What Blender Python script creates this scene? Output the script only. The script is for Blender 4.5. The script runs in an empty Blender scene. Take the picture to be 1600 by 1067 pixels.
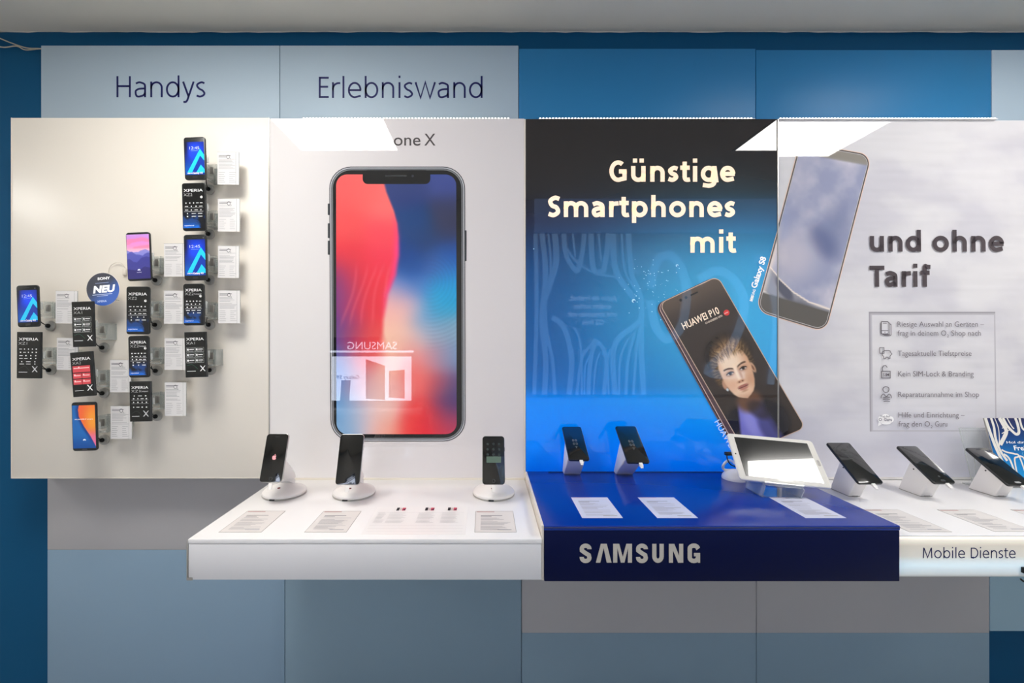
import bpy, bmesh, math, random
import numpy as np
from mathutils import Vector, Matrix, Euler
random.seed(4); np.random.seed(4)
S = bpy.context.scene
COL = S.collection
CZ = 1.45            # camera height
CD = 1.56            # camera distance to the poster plane (y = 0)
F = 702.0            # focal length for a 1600 px wide frame
PX, PY = 757.0, 526.0
def sc(y): return F / (CD + y)
def W(px, py, y=0.0):
    s = sc(y); return Vector(((px - PX) / s, y, CZ + (PY - py) / s))
def lin(c):
    return tuple(((v/255)/12.92 if v/255 <= .04045 else ((v/255+.055)/1.055)**2.4) for v in c[:3])
def lina(a):
    a = np.clip(np.asarray(a, float)/255, 0, 1)
    return np.where(a <= .04045, a/12.92, ((a+.055)/1.055)**2.4)

# ------------------------------------------------------------------ materials
def new_mat(name):
    m = bpy.data.materials.new(name); m.use_nodes = True
    nt = m.node_tree; b = nt.nodes['Principled BSDF']
    return m, nt, b
def mat(name, rgb, rough=.5, spec=.5, coat=0, coat_r=.02, metal=0, emit=0, emit_rgb=None, noise=0, nscale=6, bump=0, alpha=1):
    m, nt, b = new_mat(name); L = nt.links
    c = lin(rgb)
    b.inputs['Base Color'].default_value = (*c, 1)
    b.inputs['Roughness'].default_value = rough
    b.inputs['Specular IOR Level'].default_value = spec
    b.inputs['Coat Weight'].default_value = coat
    b.inputs['Coat Roughness'].default_value = coat_r
    b.inputs['Metallic'].default_value = metal
    if emit:
        b.inputs['Emission Color'].default_value = (*lin(emit_rgb or rgb), 1)
        b.inputs['Emission Strength'].default_value = emit
    if noise or bump:
        tc = nt.nodes.new('ShaderNodeTexCoord'); n = nt.nodes.new('ShaderNodeTexNoise')
        n.inputs['Scale'].default_value = nscale; n.inputs['Detail'].default_value = 5
        L.new(tc.outputs['Object'], n.inputs['Vector'])
        if noise:
            r = nt.nodes.new('ShaderNodeMapRange')
            r.inputs['To Min'].default_value = 1-noise; r.inputs['To Max'].default_value = 1+noise
            mx = nt.nodes.new('ShaderNodeVectorMath'); mx.operation = 'SCALE'
            mx.inputs[0].default_value = c
            L.new(n.outputs['Fac'], r.inputs['Value']); L.new(r.outputs[0], mx.inputs['Scale'])
            L.new(mx.outputs[0], b.inputs['Base Color'])
        if bump:
            bp = nt.nodes.new('ShaderNodeBump'); bp.inputs['Strength'].default_value = bump; bp.inputs['Distance'].default_value = .002
            L.new(n.outputs['Fac'], bp.inputs['Height']); L.new(bp.outputs[0], b.inputs['Normal'])
    return m
def print_mat(name, rough=.6, spec=.3, coat=0, coat_r=0.0, emit=0):
    m, nt, b = new_mat(name)
    a = nt.nodes.new('ShaderNodeAttribute'); a.attribute_name = 'Col'
    nt.links.new(a.outputs['Color'], b.inputs['Base Color'])
    b.inputs['Roughness'].default_value = rough; b.inputs['Specular IOR Level'].default_value = spec
    b.inputs['Coat Weight'].default_value = coat; b.inputs['Coat Roughness'].default_value = coat_r; b.inputs['Coat IOR'].default_value = 1.65 if coat == 1 else 1.5
    if emit:
        nt.links.new(a.outputs['Color'], b.inputs['Emission Color']); b.inputs['Emission Strength'].default_value = emit
    return m
def clear_mat(name, tint=(250,252,252), base=.05, spec_edge=.5):
    m = bpy.data.materials.new(name); m.use_nodes = True; nt = m.node_tree; nt.nodes.clear()
    o = nt.nodes.new('ShaderNodeOutputMaterial'); t = nt.nodes.new('ShaderNodeBsdfTransparent'); g = nt.nodes.new('ShaderNodeBsdfGlossy')
    d = nt.nodes.new('ShaderNodeBsdfDiffuse'); d.inputs['Color'].default_value = (*lin(tint), 1)
    t.inputs['Color'].default_value = (*lin(tint), 1); g.inputs['Roughness'].default_value = .05
    f = nt.nodes.new('ShaderNodeLayerWeight'); f.inputs['Blend'].default_value = .35
    m1 = nt.nodes.new('ShaderNodeMixShader'); m2 = nt.nodes.new('ShaderNodeMixShader'); m1.inputs[0].default_value = base
    nt.links.new(t.outputs[0], m1.inputs[1]); nt.links.new(d.outputs[0], m1.inputs[2])
    mp = nt.nodes.new('ShaderNodeMath'); mp.operation = 'MULTIPLY'; mp.inputs[1].default_value = spec_edge
    nt.links.new(f.outputs['Facing'], mp.inputs[0]); nt.links.new(mp.outputs[0], m2.inputs[0])
    nt.links.new(m1.outputs[0], m2.inputs[1]); nt.links.new(g.outputs[0], m2.inputs[2]); nt.links.new(m2.outputs[0], o.inputs[0])
    return m
M = {}
M['wall'] = mat('deep_blue_paint', (0,80,122), .7, .25, noise=.05, nscale=3, bump=.15)
M['ceiling'] = mat('ceiling_paint', (232,226,214), .9, .1, noise=.04, nscale=2, bump=.1)
M['floor'] = mat('floor_vinyl', (172,174,178), .45, noise=.08, nscale=8)
M['side'] = mat('side_wall_paint', (222,218,212), .8, .2, noise=.03)
M['board'] = mat('cream_board', (234,227,216), .32, .35, noise=.015, nscale=2)
M['pan_light'] = mat('pale_blue_laminate', (170,188,202), .5, .3, noise=.02, nscale=3)
M['pan_mid'] = mat('mid_blue_laminate', (38,118,170), .45, .3, noise=.02, nscale=3)
M['pan_grey'] = mat('warm_grey_laminate', (184,182,184), .5, .3, noise=.02, nscale=3)
M['pan_slate'] = mat('slate_blue_laminate', (136,162,184), .5, .3, noise=.02, nscale=3)
M['pan_slate2'] = mat('slate_laminate', (138,163,180), .5, .3, noise=.03, nscale=3)
M['pan_sky'] = mat('sky_laminate', (165,196,212), .5, .3, noise=.02, nscale=3)
M['seam'] = mat('panel_seam', (70,80,92), .7)
M['white'] = mat('white_lacquer', (240,238,238), .22, .5, noise=.01)
M['white_front'] = mat('white_front_lacquer', (226,225,227), .3, .4, noise=.01)
M['cream'] = mat('cream_edge', (226,218,205), .4)
M['alu'] = mat('brushed_aluminium', (188,184,178), .35, metal=.8)
M['blue_top'] = mat('royal_blue_lacquer', (0,48,150), .22, .5, noise=.02)
M['navy'] = mat('navy_lacquer', (0,11,58), .4, .15, noise=.02)
M['letter_grey'] = mat('letter_silver', (196,190,180), .4, .4)
M['letter_navy'] = mat('letter_navy', (22,26,86), .5, .3)
M['glow'] = mat('glowing_acrylic', (240,234,222), .3, .4, emit=.12)
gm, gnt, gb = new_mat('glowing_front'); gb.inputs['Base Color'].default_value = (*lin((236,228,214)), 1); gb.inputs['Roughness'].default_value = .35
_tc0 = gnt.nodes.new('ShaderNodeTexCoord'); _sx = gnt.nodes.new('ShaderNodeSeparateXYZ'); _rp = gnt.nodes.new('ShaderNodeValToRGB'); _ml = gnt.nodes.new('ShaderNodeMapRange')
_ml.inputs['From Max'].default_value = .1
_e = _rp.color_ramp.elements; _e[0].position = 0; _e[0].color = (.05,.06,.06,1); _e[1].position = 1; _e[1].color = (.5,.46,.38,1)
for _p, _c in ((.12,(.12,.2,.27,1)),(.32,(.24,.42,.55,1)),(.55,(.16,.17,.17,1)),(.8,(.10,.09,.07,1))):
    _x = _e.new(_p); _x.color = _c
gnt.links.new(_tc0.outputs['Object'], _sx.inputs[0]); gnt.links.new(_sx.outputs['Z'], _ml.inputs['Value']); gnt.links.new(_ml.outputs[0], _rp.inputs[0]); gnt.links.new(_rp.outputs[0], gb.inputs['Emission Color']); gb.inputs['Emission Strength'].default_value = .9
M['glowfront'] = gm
M['black'] = mat('black_plastic', (14,15,15), .3, .5)
M['blackmat'] = mat('black_rubber', (16,16,16), .6, .3)
M['phonebody'] = mat('phone_black', (34,36,37), .28, .5)
M['phonesilver'] = mat('phone_silver', (190,188,186), .28, metal=.7)
M['wplast'] = mat('white_plastic', (236,232,229), .35, .5)
M['gplast'] = mat('grey_plastic', (170,166,160), .4, .5)
M['glassblack'] = mat('screen_glass', (4,5,5), .12, .5, coat=1, coat_r=.01)
M['clear'] = clear_mat('clear_acrylic')
M['clear_edge'] = clear_mat('frosted_acrylic', (238,240,238), .3, .5)
M['paper'] = mat('card_paper', (232,229,228), .6, .3)
M['led'] = mat('led_emitter', (255,250,240), .5, emit=9)
M['lampframe'] = mat('lamp_frame', (225,225,222), .5)
M['lamp'] = mat('lamp_diffuser', (255,252,246), .5, emit=20.5)
M['kiosk'] = mat('kiosk_screen', (225,235,255), .4, emit=7)
M['disc'] = mat('disc_plastic', (176,173,166), .3, .5)
M['pr_poster'] = print_mat('poster_print', .7, 0, coat=1, coat_r=0.0, emit=.16)
M['pr_blue'] = print_mat('poster_print_backlit', .7, 0, coat=1, coat_r=0.0, emit=.22)
M['pr_glow'] = print_mat('headline_print', .7, 0, coat=1, coat_r=0.0, emit=.5)
M['pr_screen'] = print_mat('dummy_screen_print', .3, .5, coat=.6, coat_r=.03, emit=.25)  # small glow added; the dummy prints and round sign give no light themselves
M['pr_paper'] = print_mat('paper_print', .6, .3)
M['pr_opp'] = print_mat('wall_graphic_print', .6, .3, emit=2.2)  # glow added so these prints show up mirrored in the poster glass
M['cable'] = mat('cable_cream', (196,186,166), .5)

# ------------------------------------------------------------------ mesh helpers
def link(name, me, m=None, parent=None, origin=None):
    if origin is not None: me.transform(Matrix.Translation(-Vector(origin)))
    me.name = name
    o = bpy.data.objects.new(name, me); COL.objects.link(o)
    if m is not None: me.materials.append(m)
    if parent is not None: o.parent = parent
    return o
def bm_mesh(bm, smooth=None):
    bmesh.ops.recalc_face_normals(bm, faces=bm.faces[:])
    me = bpy.data.meshes.new('m'); bm.to_mesh(me); bm.free()
    if smooth is not None:
        me.shade_smooth()
        try: me.set_sharp_from_angle(angle=math.radians(smooth))
        except Exception: pass
    return me
def box(x0, x1, y0, y1, z0, z1, bev=0.0, seg=2):
    bm = bmesh.new()
    bmesh.ops.create_cube(bm, size=1)
    for v in bm.verts:
        v.co = Vector(((x0+x1)/2 + v.co.x*(x1-x0), (y0+y1)/2 + v.co.y*(y1-y0), (z0+z1)/2 + v.co.z*(z1-z0)))
    if bev: bmesh.ops.bevel(bm, geom=bm.edges[:], offset=bev, segments=seg, affect='EDGES', profile=.5)
    return bm_mesh(bm, 40 if bev else None)
def rr_pts(w, h, r, n=6):
    out = []
    for cx, cy, a0 in ((w/2-r, h/2-r, 0), (-w/2+r, h/2-r, 90), (-w/2+r, -h/2+r, 180), (w/2-r, -h/2+r, 270)):
        for i in range(n+1):
            a = math.radians(a0 + 90*i/n); out.append((cx+r*math.cos(a), cy+r*math.sin(a)))
    return out
def slab(w, h, t, r, bev=.0015, cx=0, cz=0, y=0):
    """rounded slab in the XZ plane, centred, thickness along Y from y-t/2 to y+t/2"""
    bm = bmesh.new(); rings = []
    prof = [(-t/2, -bev), (-t/2+bev*.3, -bev*.3), (-t/2+bev, 0), (t/2-bev, 0), (t/2-bev*.3, -bev*.3), (t/2, -bev)]
    for yy, d in prof:
        pts = rr_pts(w+2*d, h+2*d, max(r+d, .0004))
        rings.append([bm.verts.new((cx+p[0], y+yy, cz+p[1])) for p in pts])
    n = len(rings[0])
    for a, b in zip(rings, rings[1:]):
        for i in range(n): bm.faces.new((a[i], a[(i+1) % n], b[(i+1) % n], b[i]))
    bm.faces.new(rings[0]); bm.faces.new(rings[-1])
    return bm_mesh(bm, 35)
def lathe(prof, n=40, axis='z', c=(0,0,0), sx=1):
    """prof: (radius, height)"""
    bm = bmesh.new(); rings = []
    for r, h in prof:
        ring = []
        for i in range(n):
            a = 2*math.pi*i/n; u, v = r*math.cos(a), r*math.sin(a)
            p = (u, v, h) if axis == 'z' else (u, -h, v)
            ring.append(bm.verts.new((p[0]+c[0], p[1]+c[1], p[2]+c[2])))
        rings.append(ring)
    for a, b in zip(rings, rings[1:]):
        for i in range(n): bm.faces.new((a[i], a[(i+1) % n], b[(i+1) % n], b[i]))
    bm.faces.new(rings[0]); bm.faces.new(rings[-1])
    return bm_mesh(bm, 35)
def tube(pts, r, n=8, taper=None):
    bm = bmesh.new(); pts = [Vector(p) for p in pts]; rings = []
    up = Vector((0.13, .2, .97))
    for i, p in enumerate(pts):
        t = (pts[min(i+1, len(pts)-1)] - pts[max(i-1, 0)]).normalized()
        a = t.cross(up).normalized(); b = t.cross(a).normalized()
        rr = r if taper is None else taper[i]
        rings.append([bm.verts.new(p + a*rr*math.cos(2*math.pi*k/n) + b*rr*math.sin(2*math.pi*k/n)) for k in range(n)])
    for a, b in zip(rings, rings[1:]):
        for i in range(n): bm.faces.new((a[i], a[(i+1) % n], b[(i+1) % n], b[i]))
    bm.faces.new(rings[0]); bm.faces.new(rings[-1])
    return bm_mesh(bm, 60)
def smooth_path(pts, n=6):
    P = [Vector(p) for p in pts]; out = []
    for i in range(len(P)-1):
        p0 = P[max(i-1, 0)]; p1 = P[i]; p2 = P[i+1]; p3 = P[min(i+2, len(P)-1)]
        for k in range(n):
            t = k/n
            out.append(.5*((2*p1) + (p2-p0)*t + (2*p0-5*p1+4*p2-p3)*t*t + (3*p1-p0-3*p2+p3)*t**3))
    out.append(P[-1]); return out
def prism(poly_yz, x0, x1, bev=.002):
    bm = bmesh.new()
    a = [bm.verts.new((x0, y, z)) for y, z in poly_yz]; b = [bm.verts.new((x1, y, z)) for y, z in poly_yz]
    n = len(a)
    for i in range(n): bm.faces.new((a[i], a[(i+1) % n], b[(i+1) % n], b[i]))
    bm.faces.new(a); bm.faces.new(b)
    if bev: bmesh.ops.bevel(bm, geom=bm.edges[:], offset=bev, segments=3, affect='EDGES', profile=.5)
    return bm_mesh(bm, 40)
def merge(*mes):
    bm = bmesh.new()
    for me in mes: bm.from_mesh(me)
    me = bpy.data.meshes.new('m'); bm.to_mesh(me); bm.free(); me.shade_smooth()
    try: me.set_sharp_from_angle(angle=math.radians(35))
    except Exception: pass
    return me
def root(name, loc, label=None, cat=None, group=None, rot=None):
    o = bpy.data.objects.new(name, None); COL.objects.link(o); o.location = loc; o.empty_display_size = .05
    if rot: o.rotation_euler = rot
    tag(o, label, cat, group); return o
def tag(o, label=None, cat=None, group=None, kind=None):
    if label: o['label'] = label
    if cat: o['category'] = cat
    if group: o['group'] = group
    if kind: o['kind'] = kind
    return o
def structure(name, me, m): return tag(link(name, me, m), kind='structure')

# ------------------------------------------------------------------ lettering and flat printing
_tc = {}
def glyphs(s, off=0.0, res=4):
    k = (s, off, res)
    if k in _tc: return _tc[k]
    cu = bpy.data.curves.new('t', 'FONT'); cu.body = s; cu.offset = off; cu.resolution_u = res; cu.fill_mode = 'FRONT'
    o = bpy.data.objects.new('t', cu); COL.objects.link(o)
    bpy.context.view_layer.update()
    dg = bpy.context.evaluated_depsgraph_get(); ev = o.evaluated_get(dg); me = ev.to_mesh()
    vs = [(v.co.x, v.co.y) for v in me.vertices]; fs = [tuple(p.vertices) for p in me.polygons]
    ev.to_mesh_clear(); bpy.data.objects.remove(o); bpy.data.curves.remove(cu)
    _tc[k] = (vs, fs); return _tc[k]
def cap_h(off=0.0):
    vs, _ = glyphs('H', off, 2); return max(v[1] for v in vs)
def _arc(cx, cy, rx, ry, a0, a1, n=14): return [(cx+rx*math.cos(math.radians(a0+(a1-a0)*i/n)), cy+ry*math.sin(math.radians(a0+(a1-a0)*i/n))) for i in range(n+1)]
def _cr(pts, n=7): return [(q.x, q.y) for q in smooth_path([(x, y, 0) for x, y in pts], n)]
def letter(ch, w):
    """strokes (centre lines, cap height 1) of a humanist sans letter of stroke width w, its width, and its side bearings"""
    h = w/2; X = .745; o = .012; A = 1.04; ry = .27-h*.35
    if ch == 'o': W_ = .64+.7*w; return [_arc(W_/2, X/2, W_/2-h, X/2-h+o, 0, 360, 32)], W_, .06, .06
    if ch in 'nh': W_ = .535+.74*w; r = (W_-w)/2; return [[(h, 0), (h, A if ch == 'h' else X)], [(h, X-.36)]+_arc(W_/2, X-h-ry+o, r, ry, 180, 0)+[(W_-h, 0)]], W_, .11, .10
    if ch in 'uü':
        W_ = .535+.74*w; r = (W_-w)/2; P = [[(W_-h, X), (W_-h, 0)], [(h, X)]+_arc(W_/2, h+ry-o, r, ry, 180, 360)+[(W_-h, .36)]]
        if ch == 'ü': d = max(w*.95, .11)/2; P += [[(W_*.27, 1.0-d), (W_*.27, 1.0+d)], [(W_*.73, 1.0-d), (W_*.73, 1.0+d)]]
        return P, W_, .10, .11
    if ch == 'm':
        W_ = .96+.98*w; c = W_/2; r = (c-h)/2
        return [[(h, 0), (h, X)], [(h, X-.36)]+_arc(h+r, X-h-ry+o, r, ry, 180, 0)+[(c, 0)], [(c, X-.36)]+_arc(c+r, X-h-ry+o, r, ry, 180, 0)+[(W_-h, 0)]], W_, .11, .10
    if ch == 'r': W_ = .36+.42*w; return [[(h, 0), (h, X)], [(h, X-.38)]+_cr([(h, X-.28), (h+.06, X-.14), (W_*.6, X-h-.01), (W_, X-h+.005)])], W_, .11, .0
    if ch == 'i': d = max(w*.95, .11)/2; return [[(h, 0), (h, X)], [(h, 1.0-d), (h, 1.0+d)]], w, .11, .11
    if ch == 'l': return [[(h, 0), (h, A)]], w, .11, .11
    if ch in 'dbpg':
        W_ = .59+.75*w; r = (W_-w)/2; bowl = _arc(W_/2, X/2, r, X/2-h+o, 0, 360, 32)
        st = {'d': [(W_-h, 0), (W_-h, A)], 'b': [(h, 0), (h, A)], 'p': [(h, -.28), (h, X)], 'g': [(W_-h, X), (W_-h, -.02)]+_arc(W_/2, -.02, r, .27-h, 0, -95, 10)+[(W_*.13, -.24+h*.9)]}[ch]
        return [bowl, st], W_, (.06 if ch in 'dg' else .11), (.11 if ch in 'dg' else .06)
    if ch == 'e': W_ = .60+.6*w; return [_arc(W_/2, X/2, W_/2-h, X/2-h+o, 0, 285, 26)+[(W_-h*.7, .06+h*.9)], [(h, X*.5), (W_-h*.25, X*.5)]], W_, .06, .05
    if ch in 'sS':
        H_ = X if ch == 's' else 1.0; W_ = (.42 if ch == 's' else .50)+.42*w; t = H_/X
        return [_cr([(W_-.05, H_-h-.035*t), (W_*.58, H_-h+o), (h+.04, H_-h-.07*t), (h+.01, H_*.5+(H_*.5-h)*.48), (W_*.36, H_*.5+.03), (W_*.66, H_*.5-.04), (W_-h-.01, H_*.5-(H_*.5-h)*.5), (W_-h-.05, h+.06*t), (W_*.42, h-o), (.03, h+.04*t)], 6)], W_, .05, .05
    if ch == 't': c = .13+h*.8; W_ = .36+.5*w; return [[(c, .95), (c, h+.13)]+_cr([(c, h+.12), (c+.035, h+.02), (c+.13, h-.01), (W_, h+.01)], 4), [(0, X-h*.8), (W_-.01, X-h*.8)]], W_, .03, .03
    if ch == 'f': c = .13+h*.8; W_ = .36+.45*w; return [[(c, 0), (c, .82)]+_cr([(c, .84), (c+.03, .98), (c+.12, A-h+.01), (W_+.04, A-h+.0)], 4), [(0, X-h*.8), (W_, X-h*.8)]], W_, .03, .02
    if ch == 'a':
        W_ = .50+.55*w; return [_cr([(.06, X-h-.05), (W_*.42, X-h+o), (W_-h-.04, X-h-.07), (W_-h, X-h-.2)])+[(W_-h, 0)], _cr([(W_-h, X*.56), (W_*.42, X*.55-h*.2), (h+.03, X*.44), (h, .2+h*.3), (h+.05, h+.02), (W_*.4, h-o), (W_-h-.07, h+.06), (W_-h, .22)])], W_, .06, .10
    if ch == 'y': W_ = .56+.5*w; return [[(h, X), (W_/2+.01, h*.6)], [(W_-h, X), (W_*.42, -.13), (W_*.3, -.26+h), (.06, -.27+h)]], W_, .02, .02
    if ch == 'w': W_ = .98+.6*w; return [[(h, X), (W_*.28, 0), (W_*.5, X), (W_*.72, 0), (W_-h, X)]], W_, .02, .02
    if ch == 'H': W_ = .64+.6*w; return [[(h, 0), (h, 1)], [(W_-h, 0), (W_-h, 1)], [(h, .53), (W_-h, .53)]], W_, .13, .13
    if ch == 'E': W_ = .44+.5*w; return [[(h, 0), (h, 1)], [(h, 1-h), (W_, 1-h)], [(h, .53), (W_-.03, .53)], [(h, h), (W_, h)]], W_, .13, .05
    if ch == 'T': W_ = .58+.7*w; return [[(0, 1-h), (W_, 1-h)], [(W_/2, 1-h), (W_/2, 0)]], W_, .02, -.04
    if ch == 'D': W_ = .68+.6*w; c = W_*.4; return [[(h, 0), (h, 1)], [(h, h), (c, h)]+_arc(c, .5, W_-h-c, .5-h, -90, 90, 20)+[(h, 1-h)]], W_, .13, .06
    if ch == 'M': W_ = .84+.7*w; return [[(h, 0), (h+.04, 1-h*.1)], [(h+.06, .96), (W_/2, .06), (W_-h-.06, .96)], [(W_-h-.04, 1-h*.1), (W_-h, 0)]], W_, .12, .12
    if ch == 'G': W_ = .74+.5*w; return [_arc(W_/2+.02, .5, W_/2-h, .5-h+o, 52, 292, 30)+[(W_-h, h+.055), (W_-h, .52)], [(W_-.002, .52-h*.3), (W_*.56, .52-h*.3)]], W_, .07, .11
    raise KeyError(ch)
class Print:
    """flat printing on a plane: origin, ex (one unit to the right), ey (one unit down), n towards the viewer"""
    def __init__(self, o, ex, ey, n, step=.00012):
        self.o, self.ex, self.ey, self.n, self.step = Vector(o), Vector(ex), Vector(ey), Vector(n), step
        self.v, self.f, self.c = [], [], []; self.layer = 0
    def p(self, x, y): return self.o + self.ex*x + self.ey*y + self.n*(self.step*self.layer)
    def poly(self, pts, col, up=True):
        if up: self.layer += 1
        b = len(self.v); c = lin(col)
        for x, y in pts: self.v.append(self.p(x, y)); self.c.append(c)
        self.f.append(tuple(range(b, b+len(pts))))
    def rect(self, x0, y0, x1, y1, col, up=True): self.poly([(x0,y0),(x1,y0),(x1,y1),(x0,y1)], col, up)
    def rrect(self, x0, y0, x1, y1, r, col, up=True, n=6):
        self.poly([((x0+x1)/2+a, (y0+y1)/2+b) for a, b in rr_pts(x1-x0, y1-y0, r, n)], col, up)
    def ell(self, cx, cy, rx, ry, col, up=True, n=24, a0=0):
        ca, sa = math.cos(a0), math.sin(a0)
        self.poly([(cx+rx*math.cos(t)*ca-ry*math.sin(t)*sa, cy+rx*math.cos(t)*sa+ry*math.sin(t)*ca) for t in [2*math.pi*i/n for i in range(n)]], col, up)
    def stroke(self, pts, w, col, closed=False, up=True, widths=None):
        if up: self.layer += 1
        P = [Vector((a, b)) for a, b in pts]
        if closed: P = P + [P[0]]
        b = len(self.v); c = lin(col); m = len(P)
        for i, q in enumerate(P):
            t0 = (P[i]-P[i-1]) if i > 0 else ((P[0]-P[-2]) if closed else P[1]-P[0])
            t1 = (P[i+1]-P[i]) if i < m-1 else ((P[1]-P[0]) if closed else P[-1]-P[-2])
            t0 = t0.normalized(); t1 = t1.normalized()
            t = (t0+t1); t = t.normalized() if t.length > 1e-6 else t1
            nn = Vector((-t.y, t.x)); k = 1/max(.5, abs(nn.dot(Vector((-t1.y, t1.x)))))
            ww = (widths[i] if widths else w)/2*k
            for sg in (1, -1):
                r = q+nn*ww*sg; self.v.append(self.p(r.x, r.y)); self.c.append(c)
        for i in range(m-1): self.f.append((b+2*i, b+2*i+1, b+2*i+3, b+2*i+2))
    def curve(self, pts, w, col, closed=False, n=6, widths=None):
        P = smooth_path([(x, y, 0) for x, y in pts] + ([(pts[0][0], pts[0][1], 0)] if closed else []), n)
        self.stroke([(q.x, q.y) for q in P], w, col)
    def text(self, s, x0, x1, base, cap, col, off=0.0, res=4, dx=(1,0), up=True, shear=0, align='l'):
        """text from x0 to x1 (x1 None keeps the natural width), baseline at base, cap height cap; dx turns the baseline"""
        if up: self.layer += 1
        vs, fs = glyphs(s, off, res)
        if not vs: return
        mn = min(v[0] for v in vs); mx = max(v[0] for v in vs); sy = cap/cap_h(off)
        sx = sy if x1 is None else (x1-x0)/(mx-mn)
        if x1 is None and align == 'c': x0 -= (mx-mn)*sx/2
        if x1 is None and align == 'r': x0 -= (mx-mn)*sx
        d = Vector(dx).normalized(); e = Vector((-d.y, d.x))
        b = len(self.v); c = lin(col)
        for x, y in vs:
            q = d*((x-mn)*sx + y*sy*shear) - e*(y*sy)
            self.v.append(self.p(x0+q.x, base+q.y)); self.c.append(c)
        for f in fs: self.f.append(tuple(b+i for i in f))
    def word(self, s, x0, x1, base, cap, w, col):
        """a word drawn letter by letter with strokes; w is the stroke width as a share of the cap height"""
        L = [letter(c, w) for c in s]; tot = sum(a[1] for a in L)+sum(L[i][3]+L[i+1][2] for i in range(len(L)-1)); k = (x1-x0)/tot; x = 0
        for i, (P, wd, lb, rb) in enumerate(L):
            if i: x += L[i-1][3]+lb
            for p in P:
                closed = len(p) > 3 and abs(p[0][0]-p[-1][0])+abs(p[0][1]-p[-1][1]) < 1e-6
                q = [(x0+(x+a)*k, base-b*cap) for a, b in p]
                self.stroke(q[:-1] if closed else q, w*(k+cap)/2 if len(p) > 4 else w*(k if abs(p[0][0]-p[-1][0]) < abs(p[0][1]-p[-1][1])*.3 else cap), col, closed, up=False)
            x += wd
    def grid(self, X, Y, C, keep=None, up=True):
        """X, Y (rows, cols) positions, C (rows, cols, 3) sRGB 0..255"""
        if up: self.layer += 1
        b = len(self.v); R, K = X.shape; cl = lina(C)
        for i in range(R):
            for j in range(K):
                self.v.append(self.p(float(X[i, j]), float(Y[i, j]))); self.c.append(tuple(cl[i, j]))
        for i in range(R-1):
            for j in range(K-1):
                if keep is None or keep[i, j]:
                    k = b+i*K+j; self.f.append((k, k+1, k+K+1, k+K))
    def raster(self, x0, y0, x1, y1, cell, fn):
        nx = max(2, int((x1-x0)/cell)+1); ny = max(2, int((y1-y0)/cell)+1)
        X, Y = np.meshgrid(np.linspace(x0, x1, nx), np.linspace(y0, y1, ny)); self.grid(X, Y, fn(X, Y))
    def quad_rr(self, quad, r, cell, fn, clip=None, size=None, inset=0):
        """rounded rectangle laid out on a quad (TL,TR,BR,BL); fn(X, Y, U, V) -> colours; U, V run in px of the rectangle"""
        q = [Vector(a) for a in quad]
        w, h = size or (((q[1]-q[0]).length+(q[2]-q[3]).length)/2, ((q[3]-q[0]).length+(q[2]-q[1]).length)/2)
        e = inset
        rows = [e + r*(1-math.cos(a)) for a in np.linspace(0, math.pi/2, 9)] if r > 0 else [e]
        rows = rows + list(np.linspace(e+r, h-e-r, max(2, int((h-2*r-2*e)/cell)))[1:-1]) + [h-t for t in rows[::-1]]
        nx = max(3, int((w-2*e)/cell)+1); X = np.zeros((len(rows), nx)); Y = X.copy(); U = X.copy(); V = X.copy()
        for i, v in enumerate(rows):
            t = min(v-e, h-e-v); ind = e
            if t < r: ind = e + r - math.sqrt(max(0, r*r-(r-t)**2))
            u = np.linspace(ind, w-ind, nx); a, bb = u/w, v/h
            X[i] = (1-a)*(1-bb)*q[0].x + a*(1-bb)*q[1].x + a*bb*q[2].x + (1-a)*bb*q[3].x
            Y[i] = (1-a)*(1-bb)*q[0].y + a*(1-bb)*q[1].y + a*bb*q[2].y + (1-a)*bb*q[3].y
            U[i] = u; V[i] = v
        C = fn(X, Y, U, V); keep = None
        if clip:
            lo, hi = clip; Xc = np.clip(X, lo, hi)
            keep = (Xc.max() > -1) & ~(((Xc[:-1, :-1] <= lo) & (Xc[:-1, 1:] <= lo) & (Xc[1:, :-1] <= lo) & (Xc[1:, 1:] <= lo)) | ((Xc[:-1, :-1] >= hi) & (Xc[:-1, 1:] >= hi) & (Xc[1:, :-1] >= hi) & (Xc[1:, 1:] >= hi)))
            X = Xc
        self.grid(X, Y, C, keep)
    def mesh(self, origin=None):
        me = bpy.data.meshes.new('print')
        o = Vector(origin) if origin is not None else Vector((0,0,0))
        me.from_pydata([tuple(v-o) for v in self.v], [], self.f); me.update()
        a = me.color_attributes.new('Col', 'FLOAT_COLOR', 'POINT')
        c = np.ones((len(self.v), 4), dtype=np.float32); c[:, :3] = np.array(self.c, dtype=np.float32)
        a.data.foreach_set('color', c.ravel()); return me
def wall_print(y, layer=0, step=.00012):
    s = sc(y); p = Print(W(0, 0, y), (1/s, 0, 0), (0, 0, -1/s), (0, -1, 0), step); p.layer = layer; return p
def smoothstep(a, b, x):
    t = np.clip((x-a)/(b-a), 0, 1); return t*t*(3-2*t)
def mixc(C, col, m): return C*(1-m[..., None]) + np.asarray(col, float)*m[..., None]
def ellm(X, Y, cx, cy, rx, ry, ang=0, soft=.25):
    c, s = math.cos(math.radians(ang)), math.sin(math.radians(ang))
    u = ((X-cx)*c+(Y-cy)*s)/rx; v = (-(X-cx)*s+(Y-cy)*c)/ry
    return 1-smoothstep(1-soft, 1+soft, np.sqrt(u*u+v*v))
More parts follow.
